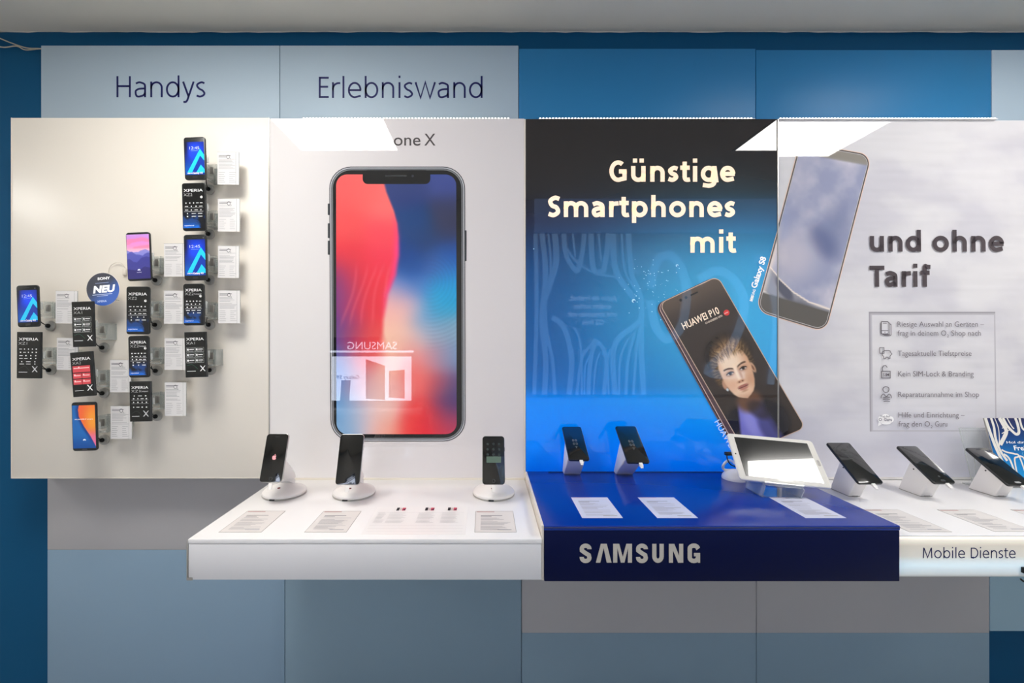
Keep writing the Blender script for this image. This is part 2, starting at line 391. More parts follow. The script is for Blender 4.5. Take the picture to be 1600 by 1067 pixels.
def vnoise(X, Y, sc_, seed=0):
    rng = np.random.default_rng(seed); G = rng.random((64, 64))
    x = X/sc_; y = Y/sc_; xi = np.floor(x).astype(int); yi = np.floor(y).astype(int); fx = x-xi; fy = y-yi
    fx = fx*fx*(3-2*fx); fy = fy*fy*(3-2*fy); g = lambda a, b: G[a % 64, b % 64]
    return (g(xi, yi)*(1-fx)+g(xi+1, yi)*fx)*(1-fy)+(g(xi, yi+1)*(1-fx)+g(xi+1, yi+1)*fx)*fy
def fbm(X, Y, sc_, seed=0, o=4): return sum(vnoise(X, Y, sc_/2**k, seed+k)*.5**(k+1) for k in range(o))/(1-.5**o)
def shepard(X, Y, pts, s):
    Wt = np.zeros_like(X)+1e-9; C = np.zeros(X.shape+(3,))
    for x, y, c in pts:
        w = np.exp(-((X-x)**2+(Y-y)**2)/(2*s*s)) + 1e-7/(1+((X-x)**2+(Y-y)**2)/400)
        Wt += w; C += w[..., None]*np.array(c, float)
    return C/Wt[..., None]

# ------------------------------------------------------------------ camera
cam = bpy.data.cameras.new('camera'); co = bpy.data.objects.new('camera', cam); COL.objects.link(co)
co.location = (0, -CD, CZ); co.rotation_euler = (math.pi/2, 0, 0)
cam.sensor_width = 36; cam.lens = F/1600*36; cam.shift_x = (800-PX)/1600; cam.shift_y = (PY-533.5)/1600
cam.clip_start = .02; S.camera = co

# ------------------------------------------------------------------ room shell
YB = .15; CEIL = CZ + (526-50)/sc(YB); X0, X1, YF = -4.4, 5.6, -2.25
structure('wall_back', box(X0, X1, YB, YB+.1, 0, CEIL), M['wall'])
structure('wall_front', box(X0, X1, YF-.1, YF, 0, CEIL), M['side'])
structure('wall_left', box(X0-.1, X0, YF-.1, YB+.1, 0, CEIL), M['side'])
structure('wall_right', box(X1, X1+.1, YF-.1, YB+.1, 0, CEIL), M['side'])
structure('floor', box(X0-.1, X1+.1, YF-.1, YB+.1, -.1, 0), M['floor'])
structure('ceiling', box(X0-.1, X1+.1, YF-.1, YB+.1, CEIL, CEIL+.1), M['ceiling'])
# rough caulk line where ceiling meets the wall
bm = bmesh.new(); n = 240; prev = None
for i in range(n+1):
    x = X0+(X1-X0)*i/n; d = .002+.0035*random.random()
    q = [bm.verts.new((x, YB-.004, CEIL-.0005)), bm.verts.new((x, YB-.004, CEIL-d))]
    if prev: bm.faces.new((prev[0], q[0], q[1], prev[1]))
    prev = q
structure('trim_1', bm_mesh(bm), mat('caulk', (205,200,192), .8))

def ceiling_light(x0, label):
    r = root('ceiling_light', (x0+.305, -.925, CEIL), label, 'ceiling light', 'square ceiling light panels')
    a = merge(box(-.31, .31, -.31, -.298, -.008, 0), box(-.31, .31, .298, .31, -.008, 0), box(-.31, -.298, -.298, .298, -.008, 0), box(.298, .31, -.298, .298, -.008, 0))
    link('lamp_frame', a, M['lampframe'], r)
    link('diffuser', box(-.298, .298, -.298, .298, -.004, -.0005), M['lamp'], r)
ceiling_light(-1.14, 'square white ceiling light panel above the phone poster')
ceiling_light(-3.83, 'added ceiling fill light outside the frame beyond the cream board')  # unseen panel added to widen the fill light
ceiling_light(4.24, 'added ceiling fill light outside the frame beyond the booklet')  # another unseen panel, added as fill from the far end
ceiling_light(1.545, 'square white ceiling light panel above the grey concrete poster')

# ------------------------------------------------------------------ wall panels behind the displays
YP = .10
def panel(name, x0, x1, y0, y1, m, label, cat='wall panel', yp=YP, group=None):
    a = W(x0, y0, yp); b = W(x1, y1, yp)
    o = link(name, box(a.x, b.x, yp, YB-.001, b.z, a.z, .0015), m, origin=(a.x, yp, b.z)); o.location = (a.x, yp, b.z)
    return tag(o, label, cat, group)
h1 = panel('header_panel', 64, 436.6, 71, 204, M['pan_light'], 'pale blue header panel lettered for handsets above the cream board', 'sign panel')
h2 = panel('header_panel', 437.4, 810, 71, 204, M['pan_light'], 'pale blue header panel with navy lettering above the red and blue phone poster', 'sign panel')
def lettering(s, x0, x1, base, cap, y, m, parent, off=0.0, depth=.0012):
    pr = wall_print(y-.0006); pr.word(s, x0, x1, base, cap, .092, (0,0,0))
    o = link('lettering', pr.mesh(parent.location), m, parent)
    return o
lettering('Handys', 182, 321, 152, 33, YP, M['letter_navy'], h1, -.012)
lettering('Erlebniswand', 498, 754, 153, 33, YP, M['letter_navy'], h2, -.012)
panel('header_panel', 811, 1180.6, 76, 203, M['pan_mid'], 'mid blue header panel above the dark headline poster', 'sign panel')
panel('header_panel', 1181.4, 1549, 78, 203, M['pan_mid'], 'mid blue header panel above the grey concrete poster', 'sign panel')
panel('header_panel', 1550, 1930, 78, 203, M['pan_light'], 'pale grey header panel at the end of the row beside two mid blue ones', 'sign panel', yp=YP-.003)
def lower(x0, x1, split, top, bot, l1, l2, l3=None):
    panel('wall_panel', x0, x1, top, split, M['pan_grey'], l1); panel('wall_panel', x0, x1, split, 1140, M[bot], l2)
lower(74, 444.6, 859, 735, 'pan_slate', 'warm grey wall panel directly under the cream phone board', 'slate blue wall panel under the cream board, next to deep blue paint')
panel('wall_panel', 445.4, 814.6, 735, 1140, M['pan_slate2'], 'slate blue wall panel beneath the white display counter')
lower(815.4, 1181.6, 989, 735, 'pan_slate2', 'warm grey wall panel beneath the silver lettered navy counter', 'slate blue wall panel below the grey one under the navy counter')
lower(1182.4, 1546, 989, 735, 'pan_slate2', 'warm grey wall panel beneath the glowing white counter', 'slate blue wall panel below the grey one beside deep blue paint')
panel('wall_panel', 1547, 1920, 735, 986, M['pan_sky'], 'light sky blue wall panel beneath the far end of the glowing counter')
# twisted cables running to the top of the cream board
def P3(px, py, y): return tuple(W(px, py, y))
c1 = tube(smooth_path([P3(-60, 40, .14), P3(-20, 52, .14), P3(0, 60, .138), P3(20, 68, .135), P3(42, 75, .13), P3(62, 76, .13), P3(80, 78, .13)]), .0022)
c2 = tube(smooth_path([P3(-60, 78, .14), P3(-10, 73, .14), P3(8, 74, .138), P3(26, 72, .13), P3(40, 78, .135), P3(64, 76, .135), P3(80, 77, .135)]), .0022)
o = link('wall_cable', c1, M['cable']); tag(o, 'upper thin cream cable running from the blue wall behind the header panel', 'cable')
o = link('wall_cable', c2, M['cable']); tag(o, 'lower wavy cream cable twisted under the other on the blue wall', 'cable')

# ------------------------------------------------------------------ cream board on the wall
YBD = -.004
a = W(18, 184); b = W(419.5, 747)
bo = root('display_board', (a.x, 0, b.z), 'large cream board holding fourteen small phones and price cards', 'display board')
link('board', box(a.x, b.x, 0, YP+.03, b.z, a.z, .001), M['board'], bo, (a.x, 0, b.z))
link('edge_strip', merge(box(a.x-.0012, a.x+.002, -.001, .03, b.z, a.z), box(a.x, b.x, -.001, .03, b.z-.0008, b.z+.002), box(b.x-.001, b.x+.002, -.0012, .03, b.z, a.z)), M['cream'], bo, (a.x, 0, b.z))

# ------------------------------------------------------------------ posters
def poster_root(x0, x1, y0, y1, label, m=M['wplast']):
    a = W(x0, y0); b = W(x1, y1); loc = (a.x, 0, b.z)
    r = root('lightbox_poster', loc, label, 'poster')
    link('lightbox', box(a.x, b.x, .0015, YP+.02, b.z, a.z, .001), m, r, loc)
    return r
# --- red and blue phone poster
p2 = poster_root(421.5, 819, 185.5, 747, 'light grey lightbox poster picturing one tall phone with a red and blue screen')
pr = wall_print(0)
pr.raster(421.5, 185.5, 819, 747, 9, lambda X, Y: mixc(np.zeros(X.shape+(3,))+np.array((206,201,202.)), (216,212,211), smoothstep(650, 440, X)))
o = link('poster_print', pr.mesh(p2.location), M['pr_poster'], p2)
def plain(c): return lambda X, Y, U, V: np.zeros(X.shape+(3,))+np.array(c, float)
pr = wall_print(0, 4)
Q = [(514.5, 260.5), (726.5, 260.5), (727.5, 689.5), (516.5, 689.5)]
for yy0, yy1, xx in ((318, 336, 513), (349, 372, 513), (376, 398, 513)): pr.rrect(xx-.8, yy0, xx+4, yy1, .8, (60,62,66))
pr.rrect(723, 360, 729, 408, .8, (60,62,66))
for ins, c in ((0, (52,54,58)), (1.3, (182,183,188)), (2.8, (92,94,98)), (4.6, (128,130,134)), (5.6, (30,31,32))):
    pr.quad_rr(Q, 34-ins, 30, plain(c), inset=ins)
o = link('phone_picture', pr.mesh(p2.location), M['pr_poster'], p2); pic2 = o; o['label'] = 'dark framed phone picture'
LEFT = [(535,300,(232,92,92)),(570,300,(236,98,96)),(605,320,(238,110,108)),(540,350,(228,80,82)),(600,370,(234,70,84)),(545,400,(222,52,66)),(600,410,(232,50,78)),(560,440,(216,40,58)),(595,440,(228,44,62)),(530,440,(130,50,110)),
        (526,470,(70,60,150)),(545,480,(214,40,66)),(585,480,(222,44,60)),(530,510,(60,62,150)),(550,530,(206,44,64)),(590,530,(226,70,70)),(528,550,(70,110,180)),(570,560,(226,110,106)),(530,590,(80,130,195)),(560,600,(200,150,160)),(600,600,(228,180,175)),
        (530,640,(90,150,205)),(540,665,(120,165,205)),(560,650,(190,185,200)),(590,660,(228,190,185)),(600,630,(226,195,190)),(610,670,(236,150,130))]
RIGHT = [(640,300,(52,66,118)),(700,290,(62,76,140)),(700,330,(58,62,90)),(650,350,(30,66,120)),(700,360,(52,56,84)),(640,400,(10,60,130)),(665,380,(28,60,110)),(705,395,(24,70,150)),(640,420,(8,72,150)),(680,420,(60,90,160)),(700,420,(30,120,200)),
         (625,450,(110,130,190)),(610,470,(236,170,170)),(655,450,(70,120,190)),(690,455,(10,160,214)),(705,450,(30,150,210)),(620,490,(238,180,160)),(640,480,(225,175,180)),(665,490,(90,150,200)),(690,480,(40,160,205)),(620,530,(240,190,165)),(645,530,(228,180,172)),(670,520,(150,165,190)),(700,515,(130,160,185)),
         (610,570,(240,180,160)),(645,560,(236,140,135)),(680,560,(190,135,150)),(705,560,(110,145,185)),(650,590,(238,105,100)),(685,600,(210,80,85)),(706,600,(80,80,130)),(620,610,(232,170,165)),(650,640,(230,70,70)),(680,650,(222,50,60)),(700,640,(90,55,110)),(709,625,(60,60,115)),(708,660,(150,60,95)),(640,670,(228,60,60)),(605,640,(230,190,180)),(670,672,(218,44,60)),(605,672,(236,160,140)),(706,674,(210,60,85))]
def iphone(X, Y, U, V):
    L = shepard(X, Y, LEFT, 20); R = shepard(X, Y, RIGHT, 17)
    xb = np.interp(Y, [273, 300, 330, 350, 370, 400, 430, 460, 500, 560, 600, 680], [597, 604, 616, 621, 622.5, 622, 617, 605, 599, 597, 600, 606])
    sw = np.interp(Y, [273, 360, 430, 520, 560, 600], [2.5, 2, 5, 5, 18, 30])
    t = smoothstep(-1, 1, (X-xb)/sw)
    C = L*(1-t[..., None])+R*t[..., None]
    edge = np.exp(-((X-xb+2)/5)**2)*np.interp(Y, [330, 390, 450, 500], [0, .8, .6, 0])
    C = mixc(C, (240,60,130), edge)
    for k in range(5):
        d = np.abs(X-(545+k*14+(470-Y)*.22+4*np.sin(Y/22+k)))
        C = mixc(C, (240,110,125), .28*np.exp(-(d/2.5)**2)*smoothstep(405, 430, Y)*smoothstep(520, 490, Y)*(X < xb-3))
    rr = np.hypot(X-672, (Y-440)*.9); C = C*(1-.045*(.5+.5*np.sin(rr*1.1))*smoothstep(655, 680, X)*smoothstep(395, 410, Y)*smoothstep(560, 530, Y))[..., None]
    return C
pr = wall_print(0, 22)
pr.quad_rr([(525.6, 273), (713, 273), (713.6, 678), (526.2, 678)], 17, 1.6, iphone)
pr.rrect(567, 266, 672.5, 288, 8, (30,31,32))
pr.layer += 0
pr.rrect(602, 274.2, 636, 276.2, 1, (58,60,62)); pr.ell(645, 275.5, 2, 2, (44,46,56))
o = link('pictured_screen', pr.mesh(p2.location), M['pr_poster'], pic2); o['label'] = 'red and blue gradient screen picture'
pr = wall_print(0, 6)
pr.text('iPhone', 581, 657, 227.5, 18.5, (78,74,74), .004, 6); pr.text('X', 663, 680.5, 227.5, 18.5, (78,74,74), .004, 6)
def apple(pr, cx, cy, h, col, bg):
    k = h/20
    pts = [(0,-4.6),(2.4,-5.6),(4.8,-5.2),(6.6,-3.4),(5.2,-1.6),(5,.8),(6,2.8),(7.2,3.6),(6.2,6.2),(4.4,8.8),(2.6,9.4),(0.2,8.6),(-2.2,9.4),(-4.4,8.2),(-6.4,4.6),(-7,.8),(-6.2,-2.8),(-4,-5),(-1.8,-5.2)]
    P = smooth_path([(x, y, 0) for x, y in pts+pts[:1]], 3)[:-1]
    pr.poly([(cx+q.x*k, cy+q.y*k) for q in P], col)
    pr.poly([(cx+x*k, cy+y*k) for x, y in ((.2,-6),(.3,-8),(1.6,-9.8),(3.6,-10.6),(3.4,-8.4),(2.2,-6.6))], col)
apple(pr, 565, 217.5, 19, (78,74,74), None)
link('lettering', pr.mesh(p2.location), M['pr_poster'], p2)

# --- shared pictures of the two tilted phones
HU = [(1029, 474), (1121, 431), (1258, 668), (1164, 708)]
def face_unit(X, Y):
    ang = math.radians(-23); cx, cy = 1150, 580
    c, s = math.cos(ang), math.sin(ang)
    return (X-cx)*c+(Y-cy)*s, -(X-cx)*s+(Y-cy)*c      # u across the face, v down the face
def huawei(X, Y, U, V):
    C = np.zeros(X.shape+(3,))+np.array((58,50,46.))
    C = mixc(C, (104,88,76), smoothstep(50, 0, V)*.7)  # dark face lightened towards the top, painting in the glass reflection
    # jacket and shirt
    C = mixc(C, (24,24,34), ellm(X, Y, 1180, 668, 52, 42, -20, .2)*.9)
    sh = ((X-1152) > (Y-690)*.05)*smoothstep(1150, 1156, X+(Y-640)*-.1)*smoothstep(622, 640, Y+(X-1160)*.25)*smoothstep(1216, 1196, X-(Y-660)*.6)
    C = mixc(C, (112,110,190), np.clip(sh, 0, 1)); C = mixc(C, (160,160,225), ellm(X, Y, 1172, 660, 9, 26, -25, .7)*.5*sh)
    C = mixc(C, (40,42,90), ellm(X, Y, 1200, 668, 12, 26, -30, .4)*.6)
    # neck
    C = mixc(C, (104,74,58), ellm(X, Y, 1170, 626, 19, 17, -15, .4)); C = mixc(C, (40,34,40), ellm(X, Y, 1186, 640, 20, 12, 30, .4)*.7)
    u, v = face_unit(X, Y)
    st = np.sin(u*1.1+np.sin(v*.25)*1.2+fbm(X, Y, 9, 3)*5)
    # hair: swept up and back
    ang_ = np.arctan2(u+4, -(v+4))*30+fbm(X, Y, 9, 3)*9; st = (np.sin(ang_*1.3)*.6+np.sin(ang_*2.7+1)*.4)*.8; hair = np.zeros(X.shape+(3,))+np.array((136,104,72.)); hair = mixc(hair, (206,168,120), smoothstep(0, .8, st)*.7); hair = mixc(hair, (62,48,40), smoothstep(-.1, -.8, st)*.7); hair = mixc(hair, (60,46,36), smoothstep(-40, -58, v)*.7)
    C = mixc(C, (34,27,24), ellm(u, v, -2, -30, 37, 34, 0, .2)*.85)
    C = mixc(hair, C, 1-0*u) if False else C*(1-ellm(u, v, 1, -30, 25, 27, 0, .45)[..., None])+hair*ellm(u, v, 1, -30, 25, 27, 0, .45)[..., None]
    side = ellm(u, v, -26, -14, 9, 26, 8, .35)*.8; C = C*(1-side[..., None])+hair*.75*side[..., None]
    side = ellm(u, v, 25, -18, 6, 20, -8, .4)*.8; C = C*(1-side[..., None])+hair*.6*side[..., None]
    # ears
    C = mixc(C, (186,140,112), ellm(u, v, -24.5, 12, 4, 8, 8, .3)); C = mixc(C, (190,150,120), ellm(u, v, 26, 4, 3.4, 9, -6, .3)); C = mixc(C, (120,82,62), ellm(u, v, 26, 5, 1.4, 5, -6, .4))
    C = mixc(C, (200,205,210), ellm(u, v, -24, 21, 1.8, 2.4, 0, .4))
    # skull and jaw
    fw = np.interp(v, [-46, -40, -33, -26, -14, 0, 12, 22, 32, 38, 42, 45, 50], [-9, 4, 15, 21, 24.5, 24.5, 23.5, 21.5, 17.5, 13, 7, 1, -9])
    fm = smoothstep(1.4, -1.4, np.abs(u-.0)-fw)
    skin = np.zeros(X.shape+(3,))+np.array((228,194,164.))
    skin = mixc(skin, (240,216,192), ellm(u, v, -5, -18, 17, 15, 0, .9)*.8)
    skin = mixc(skin, (196,146,112), smoothstep(6, 26, u)*.75)
    skin = mixc(skin, (206,160,126), smoothstep(-14, -25, u)*.6)
    skin = mixc(skin, (178,124,96), smoothstep(30, 46, v)*.45)
    skin = mixc(skin, (214,156,126), ellm(u, v, -13, 18, 8, 8, 0, .9)*.5)
    skin = mixc(skin, (190,136,106), ellm(u, v, 14, 20, 7, 11, 15, .9)*.6)
    for ex, sg in ((-10.5, -1), (11.5, 1)):
        skin = mixc(skin, (176,124,96), ellm(u, v, ex, -1, 8, 5.5, 0, .6)*.6)
        bw = np.abs(v-(-8.6+.045*(u-ex-sg*2.2)**2*.6-sg*(u-ex)*.06)) ; skin = mixc(skin, (62,42,32), smoothstep(2.0, .6, bw)*smoothstep(9, 6, np.abs(u-ex))*.85)
        skin = mixc(skin, (206,190,178), ellm(u, v, ex, 0, 5.4, 2.0, 0, .35)); skin = mixc(skin, (70,62,56), ellm(u, v, ex+.3, -.2, 2.5, 2.5, 0, .25)); skin = mixc(skin, (16,14,14), ellm(u, v, ex+.3, -.2, 1.1, 1.1, 0, .4))
        lid = np.abs(v-(-2.4+.055*(u-ex)**2)); skin = mixc(skin, (42,28,24), smoothstep(1.5, .5, lid)*smoothstep(7, 5.4, np.abs(u-ex)))
        skin = mixc(skin, (140,98,76), smoothstep(.9, .3, np.abs(v-(2.6-.04*(u-ex)**2)))*smoothstep(6.5, 4.5, np.abs(u-ex))*.6)
    skin = mixc(skin, (250,224,196), ellm(u, v, -.6, 4, 2, 12, 0, .9)*.7); skin = mixc(skin, (184,132,102), ellm(u, v, 4.4, 6, 1.8, 9, 0, .8)*.7)
    skin = mixc(skin, (186,130,100), ellm(u, v, .6, 17, 6, 2.4, 0, .6)*.8); skin = mixc(skin, (96,58,46), ellm(u, v, -2.3, 17.2, 1.3, .9, 0, .5)); skin = mixc(skin, (96,58,46), ellm(u, v, 3.2, 17.2, 1.3, .9, 0, .5))
    skin = mixc(skin, (166,104,90), ellm(u, v, .6, 25, 8.6, 2.3, 0, .35)); skin = mixc(skin, (184,124,106), ellm(u, v, .8, 28.8, 7, 2.6, 0, .4)); skin = mixc(skin, (84,42,38), smoothstep(1, .3, np.abs(v-26.6-.1*np.cos(u*.7)))*smoothstep(9.5, 7.5, np.abs(u-.6)))
    skin = mixc(skin, (164,112,86), ellm(u, v, .8, 33, 5, 1.5, 0, .7)*.6)
    C = C*(1-fm[..., None])+skin*fm[..., None]
    # hairline strands
    hl = smoothstep(-21, -35, v+1.2*np.sin(u*1.7)+2*np.sin(u*.6)-.01*u*u)*fm; C = C*(1-hl[..., None])+hair*hl[..., None]
    return C
def huawei_picture(clip, parent, layer0):
    pr = wall_print(0, layer0)
    side = [(1022, 477), (1116, 432), (1252, 668), (1152, 712)]
    pr.quad_rr(side, 14, 4, plain((96,80,84)), clip)
    pr.quad_rr([(x+1.8, y-.5) for x, y in side], 13, 4, plain((34,30,44)), clip)
    pr.quad_rr([(x+3.4, y-1) for x, y in side], 13, 4, plain((196,164,156)), clip)
    pr.quad_rr([(x+4.8, y-1.4) for x, y in side], 13, 4, plain((84,66,70)), clip)
    pr.quad_rr(HU, 12, 4, plain((196,170,150)), clip)
    pr.quad_rr(HU, 11, 1.1, huawei, clip, inset=1.2)
    if clip[1] < 1216:
        d = (92, -43); u = Vector(d).normalized(); w = Vector((-u.y, u.x))
        pr.rrect(0, 0, 0.01, 0.01, .001, (20,20,20))
        c = Vector((1084, 459)); pr.poly([tuple(c+u*a+w*b) for a, b in ((-6,-1.2),(6,-1.2),(6,1.2),(-6,1.2))], (18,17,17))
        for t in (-14, -23): q = c+u*t; pr.ell(q.x, q.y, 2.2, 2.2, (34,30,30))
        pr.text('HUAWEI P10', 1068, 1130, 515, 11, (250,228,205), .018, 4, dx=(60, -27.6))
        pr.text('CO-ENGINEERED WITH', 1102, 1131, 506.5, 3, (235,215,195), .01, 2, dx=(60, -27.6))
        pr.ell(1134.5, 488.5, 4.6, 4.6, (214,60,58)); pr.text('Leica', 1131.4, 1137.6, 491, 2.6, (245,220,215), 0, 2, dx=(60, -27.6))
        pr.text('HUAWEI', 1115.5, 1165, 659, 8.5, (200,225,255), .01, 4, dx=(.5, .866))
    o = link('phone_picture', pr.mesh(parent.location), M['pr_blue'] if clip[1] < 1216 else M['pr_poster'], parent); o['label'] = 'picture of a dark phone with a portrait'
S8 = [(1252, 220), (1366, 240), (1291, 520), (1180, 486)]
def s8(X, Y, U, V):
    cl = fbm(X, Y, 70, 11, 5); C = np.zeros(X.shape+(3,))+np.array((176,174,190.))
    C = mixc(C, (146,150,176), smoothstep(.42, .66, cl)); C = mixc(C, (204,198,206), smoothstep(.48, .3, cl))
    C = mixc(C, (84,92,130), ellm(X, Y, 1288, 378, 26, 16, 55, .8)*.8); C = mixc(C, (110,118,150), ellm(X, Y, 1310, 350, 20, 36, 20, .9)*.6)
    C = mixc(C, (196,188,196), ellm(X, Y, 1240, 400, 34, 36, 20, .8)*.7)
    cur = np.interp(X, [1180, 1200, 1217, 1240, 1265, 1300], [398, 414, 434, 456, 472, 484])
    C = mixc(C, (140,138,146), smoothstep(-2, 3, Y-cur)); C = mixc(C, (74,76,92), ellm(X, Y, 1226, 452, 8, 22, -35, .3)*smoothstep(-2, 3, Y-cur)*.8)
    C = mixc(C, (90,92,104), ellm(X, Y, 1262, 486, 10, 26, -55, .4)*.6); C = mixc(C, (236,222,208), smoothstep(2.2, .4, np.abs(Y-cur)))
    C = mixc(C, (232,212,196), smoothstep(12, 0, U)*smoothstep(120, 170, V)*.9)  # pale left rim paints a reflection into the picture
    C = mixc(C, (222,214,208), smoothstep(3.2, .6, np.abs(Y-(452+(X-1187)*.62)))*(X < 1216)*.8)
    C = mixc(C, (92,88,84), smoothstep(249, 252, V+U*.0)); C = mixc(C, (140,134,126), smoothstep(19, 16, V))
    return C
def s8_picture(clip, parent, layer0):
    pr = wall_print(0, layer0)
    pr.quad_rr(S8, 20, 4, plain((226,196,176)), clip)
    pr.quad_rr(S8, 19, 4, plain((92,86,84)), clip, inset=1)
    pr.quad_rr(S8, 17, 4, plain((190,184,182)), clip, inset=3)
    pr.quad_rr(S8, 16, 1.8, s8, clip, inset=3.8)
    if clip[1] < 1216:
        pr.text('SAMSUNG', 1175, 1183.5, 471.5, 4.4, (250,246,240), .03, 3, dx=(.31, -.951), up=True)
        pr.text('SAMSUNG', 1175, 1196, 471.5, 4.4, (250,246,240), .03, 3, dx=(.31, -.951)) if False else None
    o = link('phone_picture', pr.mesh(parent.location), M['pr_blue'] if clip[1] < 1216 else M['pr_poster'], parent); o['label'] = 'picture of a pale clouded phone'
# --- dark blue headline poster
p3 = poster_root(821.5, 1215, 186, 740, 'blue lightbox poster with cream German headline fading from black to bright blue')
def bg3(X, Y):
    ks = [186, 300, 345, 400, 460, 540, 606, 626, 700, 745]
    cs = np.array([(30,27,27),(34,32,34),(26,34,60),(10,60,112),(0,78,142),(0,92,168),(0,108,198),(0,140,252),(0,134,255),(0,108,236)], float)  # jump to brighter blue low down paints the mirrored panel's bottom edge
    C = np.stack([np.interp(Y, ks, cs[:, i]) for i in range(3)], -1)
    C = mixc(C, (70,185,228), ellm(X, Y, 1120, 480, 170, 130, 0, .95)*.75)
    C = mixc(C, (60,170,225), ellm(X, Y, 1215, 520, 110, 130, 0, .9)*.6)
    C = mixc(C, (0,72,135), smoothstep(980, 830, X)*smoothstep(400, 450, Y)*smoothstep(640, 560, Y)*.35)
    return C
pr = wall_print(0); pr.raster(821.5, 186, 1215, 740, 5, bg3)
rg = np.random.default_rng(5)
for k in range(64):
    x = 1010+rg.normal()*22+10; y = 446+rg.normal()*22; rr = .35+rg.random()*.7
    pr.ell(x, y, rr, rr, (150,215,240), up=(k == 0), n=6)
for x, y, rr in ((1058, 415, 2.2), (990, 470, 3), (1057, 426, 1), (1016, 428, 1.2), (834, 389, 1)):
    pr.ell(x, y, rr, rr, (170,220,240), n=12); pr.ell(x+.3*rr, y+.3*rr, rr*.6, rr*.6, (40,120,180), n=10)
link('poster_print', pr.mesh(p3.location), M['pr_blue'], p3)
s8_picture((1100, 1215), p3, 8); huawei_picture((1000, 1215), p3, 14)
HC = (250,226,198)
for s_, a_, b_, y_, c_ in (('Günstige', 951, 1148, 284.5, 33), ('Smartphones', 856, 1148, 339.5, 33), ('mit', 1078, 1149, 395, 33)):
    pr = wall_print(0, 30); pr.word(s_, a_, b_, y_, c_, .205, HC); link('headline', pr.mesh(p3.location), M['pr_glow'], p3)

pr = wall_print(0, 30)
d = (.31, -.951)
pr.text('SAMSUNG', 1174, 1193, 471, 4.2, (250,246,240), .02, 3, dx=d); pr.text('Galaxy S8', 1180.5, 1231, 451, 9, (255,252,248), .03, 4, dx=d)
link('lettering', pr.mesh(p3.location), M['pr_blue'], p3)
# --- grey concrete poster
p4 = poster_root(1218, 1640, 186, 749, 'grey concrete patterned lightbox poster with dark headline and a boxed icon list')
def bg4(X, Y):
    n_ = fbm(X, Y*1.6, 90, 21, 5); C = np.zeros(X.shape+(3,))+np.array((202,199,203.))
    C = mixc(C, (210,207,209), smoothstep(.4, .66, n_)); C = mixc(C, (193,190,197), smoothstep(.48, .3, n_)*.8)
    g = fbm(X*.2, Y*3, 14, 31, 3); C = C*(1+(g-.5)*.05)[..., None]
    C = mixc(C, (182,182,198), smoothstep(560, 740, Y)*.5)
    return C
pr = wall_print(0); pr.raster(1217, 186, 1640, 745, 5, bg4)
for k, (x0, y0, x1, y1) in enumerate(((1358.5,487,1556.5,489.5),(1358.5,489.5,1361,674),(1554.5,489.5,1556.5,674),(1361,672,1554.5,674))):
    pr.rect(x0, y0, x1, y1, ((150,146,152),(158,154,160),(176,172,178),(178,175,182))[k], up=(k == 0))
pr.rect(1361, 489.5, 1554.5, 492, (176,172,178)); pr.rect(1361, 492, 1363.5, 672, (182,179,185), up=False)
link('poster_print', pr.mesh(p4.location), M['pr_poster'], p4)
s8_picture((1217, 1640), p4, 8); huawei_picture((1217, 1640), p4, 14)
TC = (74,66,70)
pr = wall_print(0, 30); pr.word('und', 1360, 1440, 393, 33, .205, TC); pr.word('ohne', 1458, 1570, 393, 33, .205, TC); link('headline', pr.mesh(p4.location), M['pr_poster'], p4)
pr = wall_print(0, 30); pr.word('Tarif', 1359, 1453, 448, 33, .205, TC); link('headline', pr.mesh(p4.location), M['pr_poster'], p4)
pr = wall_print(0, 30)
LC = (112,106,112)
for s_, a_, b_, y_ in (('Riesige Auswahl an Geräten –', 1402, 1537, 510.5), ('frag in deinem O', 1402, 1478, 524.5), ('Shop nach', 1486, 1532, 524.5), ('Tagesaktuelle Tiefstpreise', 1402, 1517, 556), ('Kein SIM-Lock & Branding', 1402, 1520, 588), ('Reparaturannahme im Shop', 1402, 1528, 620), ('Hilfe und Einrichtung –', 1402, 1505, 652), ('frag den O', 1402, 1451, 666), ('Guru', 1459, 1478, 666)):
    if a_ == 1402: pr = wall_print(0, 30)
    pr.text(s_, a_, b_, y_, 8.2, LC, -.002, 3, up=False)
    if s_.startswith('frag in'): pr.text('2', 1479, 1482, 527, 4.5, LC, 0, 3, up=False); continue
    if s_.startswith('frag den'): pr.text('2', 1452, 1455, 668.5, 4.5, LC, 0, 3, up=False); continue
    link('list_line', pr.mesh(p4.location), M['pr_poster'], p4)
def icon_done():
    global pr
    link('icon', pr.mesh(p4.location), M['pr_poster'], p4); pr = wall_print(0, 27)
pr = wall_print(0, 27); IC = (98,92,98)
def loop(p, w=1.1, closed=True): pr.stroke(p, w, IC, closed)
for k in (2, 1, 0): pr.rrect(1376+k*2.2, 502+k*1.8, 1388+k*2.2, 522+k*1.2, 1.6, IC); pr.rrect(1377.1+k*2.2, 503.1+k*1.8, 1386.9+k*2.2, 520.9+k*1.2, 1.1, (206,203,207))
pr.rect(1377, 516.2, 1387, 517.2, IC); pr.rect(1379, 504, 1385, 506, (150,146,150)); pr.ell(1382, 519, .8, .8, IC, n=8); icon_done()
loop([(1378+a, 551+b) for a, b in ((0,-1),(0,4),(2,6),(2,9),(5,9),(5.5,7),(9,7),(9.5,9),(12,9),(12,5),(15,2),(13,-.5),(12,-3),(10,-3.5),(4,-3.5))], 1)
loop([(1374, 543), (1380.5, 543), (1380.5, 552), (1374, 552)], 1); pr.ell(1388.5, 550, .6, .6, IC, n=6); icon_done()
